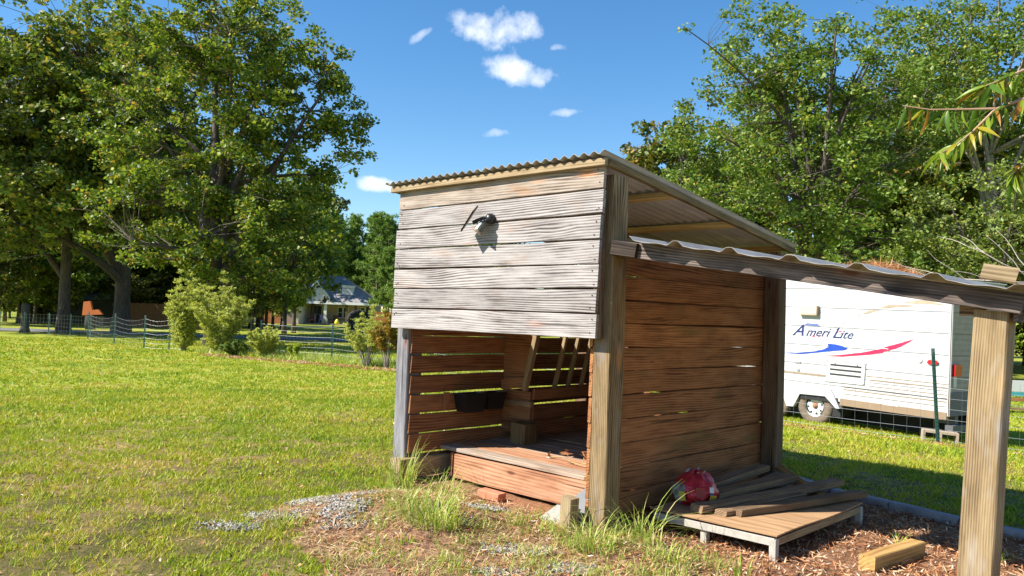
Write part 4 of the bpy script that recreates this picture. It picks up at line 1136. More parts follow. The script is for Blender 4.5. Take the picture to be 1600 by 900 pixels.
# woods at the right
KIND = {id(protoA): 'tall thin trunked', id(protoB): 'full crowned', id(protoC): 'small bushy', id(pineB): 'tall pine like', id(pineA): 'tall narrow', id(pineC): 'shorter'}
for i in range(30):
    px = 9 + (i % 15) * 2.25 + rs.uniform(-.9, .9); yy = (41 if i < 15 else 52) + rs.uniform(-2.5, 3.5)
    pr = (protoA, protoA, protoB, pineB, protoA, protoC)[(i * 5) % 6]
    put_tree('woodland_tree', pr, px, yy, KIND[id(pr)] + ' tree in the %s row of woods behind the camper' % ('front' if i < 15 else 'back'), 'tree', 'woodland trees behind the camper', rs.uniform(0, 6.28), rs.uniform(.72, .98))
for i in range(12):
    px = -4 + i * 4.6 + rs.uniform(-1, 1); yy = 66 + rs.uniform(-3, 4)
    put_tree('woodland_tree', (protoB, protoA, protoB)[i % 3], px, yy, 'distant woodland tree closing the view behind the shed', 'tree', 'distant woodland trees', rs.uniform(0, 6.28), rs.uniform(.72, .95) if px > 10 else .6)
for i in range(30):
    px = rs.uniform(-1, 1) * .75
    if i < 12: yy = 60 + rs.uniform(0, 14); px = -.62 * yy + (i / 12) * .26 * yy
    elif i < 18: yy = 104 + rs.uniform(0, 10); px = -.33 * yy + ((i - 12) / 6) * .4 * yy
    else: yy = 44 + rs.uniform(-2, 9); px = .18 * yy + ((i - 18) / 12) * .62 * yy
    put_tree('woodland_shrub', protoC, px, yy, 'low bushy undergrowth shrub ' + ('under the left woodland' if i < 12 else 'under the pines behind the house' if i < 18 else 'at the foot of the woods behind the camper'), 'shrub', 'undergrowth shrubs', rs.uniform(0, 6.28), (rs.uniform(.7, 1.0), rs.uniform(.7, 1.), rs.uniform(.35, .62)))

# --- feathery bushes along the left fence
def feather(seed, H_, W_, nst, label, x, y, mat='feather', bare=-1, leafs=.042, lab='feathery bush'):
    rng = np.random.default_rng(seed); mb = MB(); Vq = []
    for i in range(nst):
        a = rng.uniform(0, 6.283); r = W_ * math.sqrt(rng.random()); h = H_ * rng.uniform(.55, 1.05) * (1 - .35 * r / W_)
        e = np.array([math.cos(a) * r, math.sin(a) * r, h]); s0 = np.array([e[0] * .12, e[1] * .12, 0]); m_ = np.array([e[0] * .35, e[1] * .35, h * .6])
        bp = bez(s0, m_, e, 9); mb.tube(bp, list(.012 * (1 - .8 * np.linspace(0, 1, 9))), 4, cap=False)
        for k in range(2 + bare, 9):
            for q in range(6):
                fa = rng.uniform(0, 6.283); Lf = H_ * .12 * (1.15 - .6 * k / 8) * rng.uniform(.6, 1.2)
                d = np.array([math.cos(fa) * .8, math.sin(fa) * .8, rng.uniform(.25, .9)]); d /= np.linalg.norm(d)
                n = 16; t = rng.random(n)[:, None]; c = bp[k] + d * Lf * t + rng.normal(0, .02, (n, 3)) - np.array([0, 0, 1]) * .18 * Lf * t * t
                Vq.append(leaf_quads(c, leafs, rng, .3, .30))
    t = empty('feathery_bush', (x, y, g1(x, y)), 0, label, lab)
    mb.build('stem', M['bark_pale'], t, fix=False)
    c = np_mesh('foliage', np.concatenate(Vq), 4, M[mat], t); c['kind'] = 'stuff'
feather(1, 3.2, .62, 46, 'tall pale green feathery bush at the left end of the bush clump', -11.9, 29.5)
feather(2, 2.8, 1.15, 72, 'widest yellow green feathery bush in front of the maple trunk', -10.3, 28.6)
feather(3, 1.15, .70, 34, 'small rounded feathery bush right of the wide one', -8.3, 27.4)
feather(4, .62, .22, 9, 'tiny leafy sapling between two fence posts', -7.15, 26.9, 'leaf_lime', 2, .05, 'sapling')
feather(5, 2.1, .75, 26, 'yellow green drooping weed bush left of the shed front', -4.35, 24.6, 'feather', 2, .035)
feather(6, 1.9, .5, 16, 'reddish stemmed bush touching the shed left post', -3.62, 23.9, 'leaf_yellow', 3, .05)
feather(7, .55, .6, 22, 'low dark leafy weeds at the foot of the wide feathery bush', -9.3, 27.6, 'leaf_oak', 0, .05, 'weeds')

# --- near branch top right
M['near_leaf'] = leafmat('near_leaf', [(0, (.06, .13, .015)), (.5, (.18, .30, .03)), (.8, (.40, .40, .04)), (1, (.50, .22, .03))], .45, .35)
pt = empty('peach_tree', (2.35, 2.3, -.03), 0, 'young tree whose narrow leaved twigs reach in at the upper right', 'tree')
mb = MB()
mb.tube([(0, 0, 0), (.02, 0, .8), (-.05, 0, 1.5), (-.12, -.05, 2.2), (-.1, -.05, 2.7)], [.04, .035, .03, .02, .008], 8)
mb.build('trunk', M['bark'], pt)
def w2p(p): return Vector(p) - Vector((2.35, 2.3, -.03))
stems = [[(2.30, 2.28, 1.75), (1.75, 2.15, 1.98), (1.40, 2.04, 2.02), (1.264, 2.0, 1.965), (1.201, 2.0, 1.935), (1.17, 2.0, 1.922)],
         [(2.28, 2.28, 1.55), (1.8, 2.2, 1.84), (1.45, 2.05, 1.90), (1.265, 2.0, 1.892), (1.193, 2.0, 1.862), (1.13, 1.99, 1.80), (1.075, 1.98, 1.757), (1.045, 1.98, 1.742)],
         [(1.193, 2.0, 1.864), (1.10, 2.01, 1.862), (1.04, 2.02, 1.862), (.977, 2.03, 1.872)],
         [(2.28, 2.28, 1.40), (1.85, 2.2, 1.66), (1.55, 2.1, 1.74), (1.35, 2.03, 1.76), (1.262, 2.0, 1.725), (1.24, 2.0, 1.70)]]
lm = None
def near_leaf_mesh(seed):
    rng = random.Random(seed); Ln = .085; n = 6; v = []; f = []
    for i in range(n + 1):
        t = i / n; w = .0066 * math.sin(math.pi * min(1, t * 1.02) ** .8) + .0004
        z = -.022 * t * t * (1 + seed * .3); tw = .5 * t * (seed - 1)
        for s_ in (-1, 0, 1):
            v.append((Ln * t, w * s_ * math.cos(tw), z + w * abs(s_) * .35 + w * s_ * math.sin(tw)))
    for i in range(n):
        for k in (0, 1): f.append((i * 3 + k, i * 3 + k + 1, (i + 1) * 3 + k + 1, (i + 1) * 3 + k))
    me = bpy.data.meshes.new('leaf'); me.from_pydata(v, [], f); me.polygons.foreach_set('use_smooth', [True] * len(f)); return me
lms = []
for mcol in ((.10, .20, .02), (.24, .34, .03), (.42, .36, .03), (.45, .20, .03)):
    mm_ = leafmat('near_leaf_tint', [(0, tuple(c * .8 for c in mcol)), (1, mcol)], .45, .35)
    for sd_ in (0, 1, 2):
        me = near_leaf_mesh(sd_); me.materials.append(mm_); lms.append(me)
rl = random.Random(9)
for si, st in enumerate(stems):
    mb = MB(); r0 = .010 if si != 2 else .0035
    pts = [w2p(p) for p in st]
    mb.tube(pts, [max(.0016, r0 * (1 - i / (len(pts) - 1)) ** 1.3) for i in range(len(pts))], 6)
    mb.build('twig', plain('twig_bark', (.42, .26, .16), .7), pt)
    segs = len(pts) - 1; start = 0 if si == 2 else 2
    dens = (12, 12, 6, 16)[si]
    for i in range(start, segs):
        for k in range(dens):
            t = rl.random(); p = pts[i].lerp(pts[i + 1], t)
            o = link('leaf', rl.choice(lms[:6] if rl.random() < .72 else lms[6:]), pt)
            o.location = p
            o.rotation_euler = (rl.uniform(-1.2, 1.2), rl.uniform(.15, 1.35), rl.uniform(1.2, 5.0))
            s_ = rl.uniform(.65, 1.05); o.scale = (s_, s_ * rl.uniform(.8, 1.2), s_)

# ------------------------------------------------------------------ wire fences
M['wire'] = plain('galvanised_wire', (.27, .28, .28), .5, .3)
M['tpost'] = plain('green_steel', (.035, .10, .075), .5, .1)
M['tpost_grey'] = plain('weathered_steel', (.13, .19, .17), .6, .1)
def wire_fence(name, pts, h, nh, dv, r, label, posts, ph, pmat, sag=.02):
    o0 = (pts[0][0], pts[0][1], g1(*pts[0][:2]))
    t = empty(name, o0, 0, label, 'fence')
    rel = lambda x, y, z: (x - o0[0], y - o0[1], z - o0[2])
    for i in range(len(pts) - 1):
        a = Vector(pts[i][:2]); b = Vector(pts[i + 1][:2]); d = (b - a).length; mb = MB()
        for k in range(nh):
            zz = .06 + (h - .06) * k / (nh - 1); pp = []
            for s_ in range(5):
                q = a.lerp(b, s_ / 4); sg = sag * math.sin(math.pi * s_ / 4) * (.4 + k / nh) * math.sin(i * 2.7 + 1.5)
                pp.append(rel(q.x, q.y, g1(q.x, q.y) + zz - abs(sg)))
            mb.tube(pp, r, 3, cap=False)
        nvv = max(2, int(d / dv))
        for k in range(nvv):
            q = a.lerp(b, (k + .5) / nvv); z0 = g1(q.x, q.y)
            mb.tube([rel(q.x, q.y, z0 + .04), rel(q.x, q.y, z0 + h - sag * .5)], r * .8, 3, cap=False)
        mb.build('wire_panel', M['wire'], t, fix=False)
    for k, p in enumerate(posts):
        mb = MB(); z0 = g1(p[0], p[1]); w = p[2] if len(p) > 2 else .028; ln = p[3] if len(p) > 3 else 0
        mb.box((-w, -.004, 0), (w, .004, ph)); mb.box((-.004, .004, 0), (.004, w * 1.3, ph))
        for s_ in range(int(ph / .055)): mb.box((-w * .35, -.012, .03 + s_ * .055), (w * .35, -.004, .045 + s_ * .055))
        if ph > 1: mb.box((-w * 1.01, -.0045, ph - .09), (w * 1.01, .0045, ph - .002), 1)
        mb.build('steel_post', [pmat, M['tpost_grey']], t, loc=rel(p[0], p[1], z0 - .03), rot=(0, ln, 0))
    return t
LF = [(-19.06, 36.49), (-16.03, 32.74), (-13.71, 30.3), (-12.6, 29.9), (-8.8, 28.5), (-5.9, 26.82), (-3.0, 24.2), (0.4, 20.9), (3.6, 17.9)]
wire_fence('wire_fence', LF, 1.12, 7, .16, .0024, 'sagging wire fence running behind the feathery bushes', LF, 1.28, M['tpost'], .12)
RF = [(-19.3, 38.3), (-22.8, 39.9), (-25.2, 40.4), (-30, 41.5), (-36, 43)]
wire_fence('wire_fence', RF, 1.0, 6, .2, .005, 'shaded wire fence under the far left trees', [(-20.1, 38.7), (-21.4, 39.3), (-22.8, 39.9), (-24.2, 40.2), (-25.6, 40.5), (-30, 41.5)], 1.1, M['tpost_grey'])
RFp = [(3.0, 13.4), (4.4, 12.75), (6.32, 11.82), (8.9, 10.6), (11.6, 9.3)]
wire_fence('wire_fence', RFp, .98, 7, .175, .0026, 'welded wire fence in front of the white camper', [(3.0, 13.4), (6.25, 11.75, .026, -.07), (9.2, 10.4)], 1.42, M['tpost'], .02)

# ------------------------------------------------------------------ camper trailer
M['white_siding'] = plain('white_siding', (.53, .53, .52), .35, var=.03, scale=2)
M['tan_paint'] = plain('tan_paint', (.27, .19, .12), .45, var=.1)
M['brown_line'] = plain('brown_line', (.12, .075, .05), .5)
M['cream'] = plain('cream_plastic', (.52, .49, .36), .5, var=.04)
M['rubber'] = plain('rubber', (.035, .032, .03), .85, var=.3, scale=20)
M['tyre_wall'] = plain('dusty_tyre_wall', (.16, .12, .085), .9, var=.25, scale=20)
M['rim'] = plain('white_rim', (.75, .74, .70), .4)
M['rust'] = plain('rusty_hub', (.28, .13, .06), .8, var=.4, scale=30)
M['under'] = plain('underbody', (.02, .02, .02), .9)
M['red_lens'] = plain('red_lens', (.55, .01, .02), .2)
M['grey_siding'] = plain('grey_siding', (.36, .315, .26), .8)
tX = Vector((.57905, -.81506, -.01919)).normalized(); tN = Vector((.81521, .57916, 0)); tZ = tX.cross(tN)
def hm(x, z):
    w = .0465 * x + .0024 * z + 1
    return (1.1278 * x + .0406 * z) / w, (.0366 * x + .9438 * z) / w
def hmp(poly): return [hm(x, z) for x, z in poly]
class TB(MB):
    def box(s, a, b, mi=0):
        xm = min((a[0] + b[0]) / 2, 3); zm = (a[2] + b[2]) / 2
        if a[0] < -3: xa = -4.6
        else: xa = hm(a[0], zm)[0]
        xb = hm(b[0], zm)[0]
        d = zm - hm(max(-.5, min(2.2, xm)), zm)[1]
        return MB.box(s, (xa, a[1], a[2] - d), (xb, b[1], b[2] - d), mi)
tr = empty('camper_trailer', (0, 0, 0), 0, 'white travel trailer with red and blue swooshes parked beyond the wire fence', 'camper')
tr.matrix_world = Matrix(((tX.x, tN.x, tZ.x, 5.3927), (tX.y, tN.y, tZ.y, 14.3), (tX.z, tN.z, tZ.z, -.071), (0, 0, 0, 1)))
XL, XR, ZB, ZT = -4.6, 2.335, .135, 2.235
def siding(x0, x1, z0, z1, pitch=.0835):
    prof = [(z0, 0), (.1355, 0)]; z = .136; k = 1
    while z < z1 - .001:
        zz = min(z + pitch, z1); dp = .016 if k % 4 == 0 else .005
        prof += [(z, dp), (z + .012, dp), (z + .018, 0), (zz - .002, 0)]
        z = zz; k += 1
    prof.append((z1, 0))
    return prof
pr = siding(XL, XR, ZB, ZT)
mb = MB(); v = []
for x_ in (XL, XR): v += [(x_, d_, z_) for z_, d_ in pr]
n = len(pr); mb.add(v, [(i, i + n, i + n + 1, i + 1) for i in range(n - 1)])
mb.build('side_wall', M['white_siding'], tr, fix=False)
mb = MB(); v = []
for y_ in (.02, 1.72): v += [(XR + .004 - d_, y_, z_) for z_, d_ in pr]
mb.add(v, [(i, i + n, i + n + 1, i + 1) for i in range(n - 1)]); mb.build('rear_wall', M['grey_siding'], tr, fix=False)
mb = MB(); mb.box((XL, .02, ZB), (XR - .02, 1.73, ZT - .01)); mb.build('body', M['white_siding'], tr)
mb = MB(); mb.box((XL - .03, -.01, ZT), (XR + .02, 1.75, ZT + .02)); mb.box((XL, .3, ZT + .02), (XR - .2, 1.6, ZT + .035)); mb.build('roof', M['white_siding'], tr)
mb = MB(); mb.box((XR - .02, -.012, ZB), (XR + .014, .02, ZT)); mb.build('corner_trim', M['white_siding'], tr)
mb = MB(); mb.box((XR - .005, -.018, ZB), (XR + .005, -.012, ZT)); mb.build('corner_seam', M['brown_line'], tr)
for i, (za, zb_, mk_) in enumerate(((.640, .652, 'tan_paint'), (.570, .584, 'tan_paint'), (.525, .531, 'brown_line'), (.455, .467, 'tan_paint'), (.385, .392, 'brown_line'), (.335, .35, 'tan_paint'), (.255, .262, 'brown_line'))):
    mb = TB(); mb.box((.50 if za < .44 else .94 if za < .62 else .87, -.004, za), (2.24, .012, zb_)); mb.build('stripe', M[mk_], tr)
mb = TB(); mb.box((XL, -.003, .565), (.18, .012, .60)); mb.build('stripe', M['tan_paint'], tr)
mb = TB(); mb.box((.46, -.012, .04), (2.255, .05, .155)); mb.build('skirt', M['tan_paint'], tr)
mb = TB(); mb.box((XL, -.01, .04), (-1.5, .05, .185)); mb.build('skirt', M['tan_paint'], tr)
mb = TB(); mb.prism(hmp([(-1.45, .0), (-1.30, .33), (.303, .33), (.473, -.0), (.41, -.0), (.21, .20), (-.24, .20), (-.34, -.05), (-.46, -.05), (-.56, .20), (-1.02, .20), (-1.2, 0)]), -.035, .06); mb.build('wheel_fairing', M['white_siding'], tr)
mb = TB(); mb.box((-1.25, .061, -.12), (.44, .40, .28)); mb.box((-1.25, -.005, .125), (.42, .0605, .21)); mb.build('wheel_well', M['under'], tr)
mb = TB(); mb.box((XL, .5, -.02), (XR, .6, .12)); mb.box((XL, 1.7, -.02), (XR, 1.8, .12)); mb.box((.9, .7, -.1), (1.6, 1.5, .12)); mb.box((-.9, 1.2, -.06), (.5, 1.28, .04)); mb.build('chassis', M['under'], tr)
def wheel(x_):
    TB = MB
    w = empty('wheel', (0, 0, 0)); w.parent = tr; w.location = (x_, .12, 0); w.scale = (1.09, 1, 1.09)
    me_ = TB(); me_.lathe([(.175, -.085), (.20, -.10), (.27, -.105), (.305, -.085), (.318, -.05), (.318, .07), (.30, .095), (.2, .09)], 36, 'y'); me_.build('tyre', M['tyre_wall'], w, smooth=True)
    me_ = TB(); me_.lathe([(.318 + .001, -.05), (.319, .07)], 36, 'y'); me_.build('tread', M['rubber'], w)
    me_ = TB(); me_.lathe([(.182, -.092), (.186, -.075), (.168, -.045), (.155, -.048), (.145, -.06), (.09, -.07), (.075, -.062), (.001, -.062)], 32, 'y'); me_.build('rim', M['rim'], w, smooth=True)
    me_ = TB()
    for k in range(8):
        a = k * math.pi / 4 + .2; me_.lathe([(.001, -.0715), (.017, -.0715), (.017, -.05)], 8, 'y', (.122 * math.cos(a), 0.0, .122 * math.sin(a)))
    me_.build('rim_holes', M['under'], w)
    me_ = TB(); me_.lathe([(.001, -.105), (.028, -.10), (.036, -.085), (.055, -.066)], 14, 'y'); me_.build('hub', M['rust'], w)
wheel(0.0); wheel(-.86)
# decals etc.
def decal(name, poly, mat, y=-.004, th=.006):
    mb = MB(); mb.prism(hmp(poly), y, y + th); return mb.build(name, mat, tr)
M['blue'] = plain('blue_decal', (.015, .06, .38), .3, var=.3, scale=3)
M['navy'] = plain('navy_decal', (.02, .03, .13), .35)
M['crimson'] = plain('crimson_decal', (.62, .02, .08), .3)
M['tan_decal'] = plain('tan_decal', (.40, .31, .22), .4, var=.3, scale=4)
def swoosh(pts_top, pts_bot): return pts_top + pts_bot[::-1]
decal('blue_swoosh', [(-.62, .935), (-.35, .965), (-.05, 1.02), (.10, 1.07), (.19, 1.13), (.16, 1.185), (.30, 1.185), (.42, 1.165), (.50, 1.135), (.52, 1.115), (.45, 1.085), (.25, 1.055), (0, 1.0), (-.30, .945)][::-1], M['blue'])
decal('red_swoosh', [(.15, .955), (.40, .995), (.75, 1.07), (1.05, 1.16), (1.10, 1.18), (1.20, 1.18), (1.12, 1.10), (.80, 1.03), (.45, .97)][::-1], M['crimson'])
decal('red_swoosh', [(1.13, 1.205), (1.30, 1.27), (1.45, 1.33), (1.635, 1.41), (1.50, 1.30), (1.34, 1.20), (1.24, 1.165), (1.16, 1.12), (1.22, 1.19)][::-1], M['crimson'], -.003)
decal('tan_swoosh', [(.60, 1.745), (.70, 1.775), (.74, 1.775), (.66, 1.75)][::-1], M['tan_decal'])
decal('tan_swoosh', [(.74, 1.80), (.83, 1.86), (.93, 1.885), (1.03, 1.885), (.95, 1.86), (.84, 1.81)][::-1], M['tan_decal'])
decal('tan_swoosh', [(1.0, 1.925), (1.10, 1.975), (1.20, 2.0), (1.40, 2.01), (1.62, 2.01), (1.45, 1.985), (1.25, 1.955), (1.12, 1.925)][::-1], M['tan_decal'])
decal('tan_swoosh', [(1.40, 2.055), (1.55, 2.10), (1.75, 2.125), (1.90, 2.115), (2.10, 2.065), (1.85, 2.065), (1.6, 2.05)][::-1], M['tan_decal'])
def trailer_text(txt, x, z, size, shear=.45, rot=0, mat='navy', sx=1):
    m_ = text_mesh(txt, size, shear, .002); m_.materials.clear(); m_.materials.append(M[mat])
    o = link('lettering', m_, tr); xx, zz_ = hm(x, z); o.location = (xx, -.004, zz_); o.rotation_euler = (math.pi / 2, -.018, 0); o.scale = (sx * 1.10, .944, 1); return o
trailer_text('A', -.47, 1.285, .31, .5, sx=1.0)
trailer_text('meri', -.235, 1.30, .225, .5, sx=.98)
trailer_text('L', .23, 1.30, .28, .5, sx=.95)
trailer_text('ite', .355, 1.305, .215, .5, sx=1.0)
rng = random.Random(2)
mb = TB()
for k in range(9):
    x_ = -.27 + (k % 5) * .055 + (k // 5) * .03; z_ = 1.495 + (k // 5) * .022
    mb.prism(hmp([(x_, z_), (x_ + .05, z_ + .003), (x_ + .06, z_ + .018), (x_ + .01, z_ + .014)]), -.0035, .004)
mb.build('flag_emblem', M['blue'], tr)
mb = TB()
for (x_, z_, w_) in ((-.12, 1.285, .06), (-.02, 1.30, .05), (.34, 1.42, .06), (.37, 1.38, .05), (.05, 1.34, .035), (.30, 1.46, .04)):
    mb.prism(hmp([(x_, z_), (x_ + w_, z_ + .01), (x_ + w_ * .8, z_ + .025), (x_ + .01, z_ + .018)]), -.0032, .004)
mb.build('flag_emblem', M['crimson'], tr)
mb = TB()
for k in range(9):
    x_ = .07 + rng.uniform(0, .45); z_ = 1.45 + rng.uniform(0, .13)
    mb.prism(hmp([(x_, z_), (x_ + .018, z_ + .003), (x_ + .02, z_ + .014), (x_ + .004, z_ + .012)]), -.0034, .004)
mb.build('flag_emblem', M['tan_decal'], tr)
mb = TB(); mb.box((-.345, -.07, 1.715), (-.04, .01, 1.865)); mb.build('vent_cover', M['cream'], tr)
mb = TB(); mb.box((-.345, -.075, 1.69), (-.025, .01, 1.715)); mb.box((-.04, -.075, 1.715), (-.025, .01, 1.87)); mb.build('vent_shadow_lip', M['tan_decal'], tr)
hp = MB(); r_ = .03
mb = MB(); mb.prism(hmp([(.178, .468), (.862, .468), (.862, .872), (.178, .872)]), -.006, .01); mb.build('vent_gasket', plain('gasket_grey', (.22, .22, .22), .7), tr)
pts = []
for (cx, cz, a0) in ((.85 - r_, .86 - r_, 0), (.19 + r_, .86 - r_, 90), (.19 + r_, .48 + r_, 180), (.85 - r_, .48 + r_, 270)):
    for k in range(4):
        a = R(a0 + k * 30); pts.append((cx + r_ * math.cos(a), cz + r_ * math.sin(a)))
hp.prism(hmp(pts), -.014, .01); hatch = hp.build('fridge_vent', M['white_siding'], tr)
for z_ in (.80, .715, .625):
    mb = TB(); mb.box((.25, -.0165, z_ - .015), (.79, -.0142, z_ + .015)); mb.build('vent_slot', plain('dark_slot', (.02, .02, .02), .7), hatch)
mb = TB()
for x_ in (.33, .72): mb.lathe([(.001, -.019), (.011, -.018), (.011, -.014)], 8, 'y', (hm(x_, .83)[0], 0, hm(x_, .83)[1]))
mb.build('screw', plain('dark_screw', (.05, .05, .05), .5), hatch)
for c_, s__ in (((-.33, .78), .045), ((-.31, .64), .02)):
    mb = TB(); mb.box((c_[0] - s__, -.012, c_[1] - .018), (c_[0] + s__, .01, c_[1] + .018)); mb.build('small_vent', plain('vent_grey', (.25, .25, .25), .6), tr)
mb = TB(); mb.prism(hmp([(1.88, 1.0), (1.93, .975), (2.04, .98), (2.07, 1.02), (2.03, 1.055), (1.91, 1.055)]), -.03, .01); mb.build('side_marker_light', M['red_lens'], tr)
mb = TB(); mb.lathe([(.001, -.02), (.035, -.016), (.04, 0)], 12, 'y', (*[hm(1.76, 1.03)[0], 0], hm(1.76, 1.03)[1])); mb.build('outlet_cap', M['white_siding'], tr)
mb = MB(); mb.box((XR + .006, .05, .75), (XR + .05, .27, .93)); mb.build('tail_light', M['red_lens'], tr)
mb = MB(); mb.box((XR + .006, 1.46, .75), (XR + .05, 1.68, .93)); mb.build('tail_light', M['red_lens'], tr)
mb = MB(); mb.box((XR + .006, .06, .58), (XR + .03, .15, .745)); mb.build('plate_bracket', M['white_siding'], tr)
mb = MB(); mb.box((XR - .04, -.02, -.10), (XR + .08, 1.6, .0)); mb.box((XR - .3, .2, .0), (XR, .3, .13)); mb.build('bumper', plain('bumper_grey', (.10, .10, .10), .6), tr)
mb = MB(); mb.box((XR + .006, .0, .136), (XR + .02, 1.70, .50)); mb.build('rear_panel', plain('rear_grey', (.16, .15, .14), .8), tr)
mb = MB(); mb.box((-3.5, .62, -.26), (1.9, 1.6, -.03)); mb.build('underbelly_shade_box', M['under'], tr)  # long black box added to darken the space under the trailer
mb = TB(); mb.box((1.20, -.016, .155), (1.46, -.012, .185)); mb.build('data_strip', M['white_siding'], tr)

# ------------------------------------------------------------------ cinder block
M['cinder'] = plain('cinder', (.40, .31, .22), .95, var=.2, scale=25, bump=.6)
cb = MB()
w_, d_, h_ = .24, .19, .20
cb.box((-w_, 0, 0), (-w_ + .035, d_, h_)); cb.box((-.018, 0, 0), (.018, d_, h_ - .035)); cb.box((w_ - .035, 0, 0), (w_, d_, h_)); cb.box((-w_ + .035, 0, h_ - .035), (w_ - .035, d_, h_)); cb.box((-w_ + .035, 0, 0), (-.018, d_, .03)); cb.box((.018, 0, 0), (w_ - .035, d_, .03))
tag(cb.build('concrete_block', M['cinder'], loc=(6.42, 12.02, g1(6.42, 12.02) - .02), rot=(0, .06, -.35)), 'tan two hole concrete block standing behind the green fence post', 'block')

# painted low panel at the right edge behind fence
pp = empty('painted_board', (12.9, 20.0, g1(12.9, 20.0)), -.15, 'white and teal painted long board on brown rails at the right edge', 'painted board')
board('panel', 2.6, .28, .05, M['white_siding'], pp, (0, 0, .66), n=3, warp=.002)
board('panel', 2.6, .10, .06, plain('teal_paint', (.04, .30, .32), .5), pp, (0, 0, .46), n=3, warp=.002)
board('rail', 2.6, .07, .08, M['red_wood'], pp, (0, 0, .33), n=3); board('rail', 2.6, .05, .08, M['dark_plank'], pp, (0, 0, .10), n=3)
for x_ in (-1.1, 0, 1.1): board('leg', .62, .07, .07, M['dark_plank'], pp, (x_, .09, .30), VERT, n=2)

# ------------------------------------------------------------------ house
def shingle_mat():
    m = MT('roof_shingles'); tc = m.n('ShaderNodeTexCoord').outputs['Object']
    br = m.n('ShaderNodeTexNoise'); a = m.noise(m.mapping(tc, (1.2, 1.2, 6)), 1.5, 5, .7)
    m.l(m.ramp(a, [(.3, (.15, .14, .14)), (.5, (.24, .23, .225)), (.7, (.34, .32, .31))]), m.b.inputs['Base Color']); m.set(Roughness=.9); return m.m
M['shingle'] = shingle_mat()
M['house_siding'] = plain('house_siding', (.62, .52, .44), .8, var=.06, scale=2)
M['porch_wall'] = plain('porch_wall', (.50, .42, .30), .85, var=.08)
M['trim'] = plain('white_trim', (.80, .80, .80), .5, var=.03)
M['chim'] = plain('chimney_siding', (.72, .69, .63), .8, var=.05)
M['glass'] = plain('window_glass', (.05, .07, .09), .08, var=.2)
M['timber'] = plain('porch_timber', (.10, .065, .045), .8)
HX, HY, HZ = -20.4, 95., -.30
hs_ = empty('house', (HX, HY, HZ), 0, 'low house with grey hip roof, white gable and shaded porch', 'house')
mb = MB()   # main hip roof: eaves at 2.55, ridge 5.95
ev, rd = 2.60, 5.95
xe0, xe1, y0_, y1_ = -13.0, 4.1, -.4, 9.6
rv = [(xe0, y0_, ev), (xe1, y0_, ev), (xe1, y1_, ev), (xe0, y1_, ev), (-11, 4.6, rd), (-.4, 4.6, rd)]
mb.add(rv, [(0, 1, 5, 4), (1, 2, 5), (2, 3, 4, 5), (3, 0, 4), (0, 3, 2, 1)]); mb.build('roof', M['shingle'], hs_)
mb = MB(); mb.box((xe0, y0_ - .06, ev - .20), (xe1 + .06, y0_ - .005, ev + .05)); mb.box((xe1 + .003, y0_ - .005, ev - .2), (xe1 + .06, y1_, ev + .05)); mb.build('fascia', M['trim'], hs_)
mb = MB(); mb.box((-3.95, 1.9, 0), (3.6, 9.2, ev - .05)); mb.build('wall', M['porch_wall'], hs_)
mb = MB(); mb.box((-3.9, -.3, -.3), (3.9, 1.89, .12)); mb.build('porch_floor', plain('porch_slab', (.40, .33, .27), .8, var=.2, scale=4), hs_)
# left wing with siding
mb = MB()
mb.box((-11.6, -2.4, -.3), (-3.96, 6, 2.45))
mb.build('wing_wall', M['house_siding'], hs_)
for k in range(13):
    mb = MB(); mb.box((-11.62, -2.425, .0 + k * .18), (-3.94, -2.401, .165 + k * .18)); mb.build('siding_board', M['house_siding'], hs_)
mb = MB(); mb.add([(-11.9, -2.9, 2.4), (-3.7, -2.9, 2.4), (-3.7, 6, 2.4), (-11.9, 6, 2.4), (-10.0, 2, 4.7), (-5.0, 2, 4.7)], [(0, 1, 5, 4), (1, 2, 5), (2, 3, 4, 5), (3, 0, 4), (0, 3, 2, 1)]); mb.build('wing_roof', M['shingle'], hs_)
# gable
mb = MB(); mb.prism([(-4.0, 2.66), (-.75, 2.66), (-2.55, 5.0)], -.2, -.05); mb.build('gable', plain('gable_siding', (.66, .66, .74), .8, var=.05), hs_)
mb = MB(); mb.add([(-4.3, -.45, 2.6), (-2.55, -.45, 5.12), (-.6, -.45, 2.6), (-4.3, 3.2, 2.6), (-2.55, 4.2, 5.12), (-.6, 3.2, 2.6)], [(0, 1, 4, 3), (1, 2, 5, 4)])
gr_ = mb.build('gable_roof', M['shingle'], hs_, fix=False)
mb = MB()
for (xa, xb) in ((-4.35, -2.55), (-.55, -2.55)):
    mb.add([(xa, -.50, 2.55), (xa, -.50, 2.75), (xb, -.50, 5.22), (xb, -.50, 5.0), (xa, -.40, 2.55), (xa, -.40, 2.75), (xb, -.40, 5.22), (xb, -.40, 5.0)], [(0, 1, 2, 3), (4, 5, 6, 7), (1, 5, 6, 2), (0, 4, 7, 3)])
mb.build('rake_trim', M['trim'], hs_)
mb = MB(); mb.box((.15, 1.2, 2.6), (1.45, 2.4, 4.62)); mb.build('chimney', M['chim'], hs_)
mb = MB(); mb.box((.08, 1.12, 4.62), (1.52, 2.48, 4.72)); mb.build('chimney_cap', M['trim'], hs_)
for x_, wd in ((-1.45, .16), (1.05, .11), (2.1, .11), (3.75, .14)):
    mb = MB(); mb.box((x_ - wd, -.25, .12), (x_ + wd, -.25 + 2 * wd, ev - .2)); mb.build('porch_post', M['trim'] if x_ == -1.45 else M['timber'], hs_)
mb = MB(); mb.box((-1.75, -.4, .12), (-1.15, .2, .75)); mb.build('post_base', plain('stone_base', (.45, .42, .40), .9, var=.3), hs_)
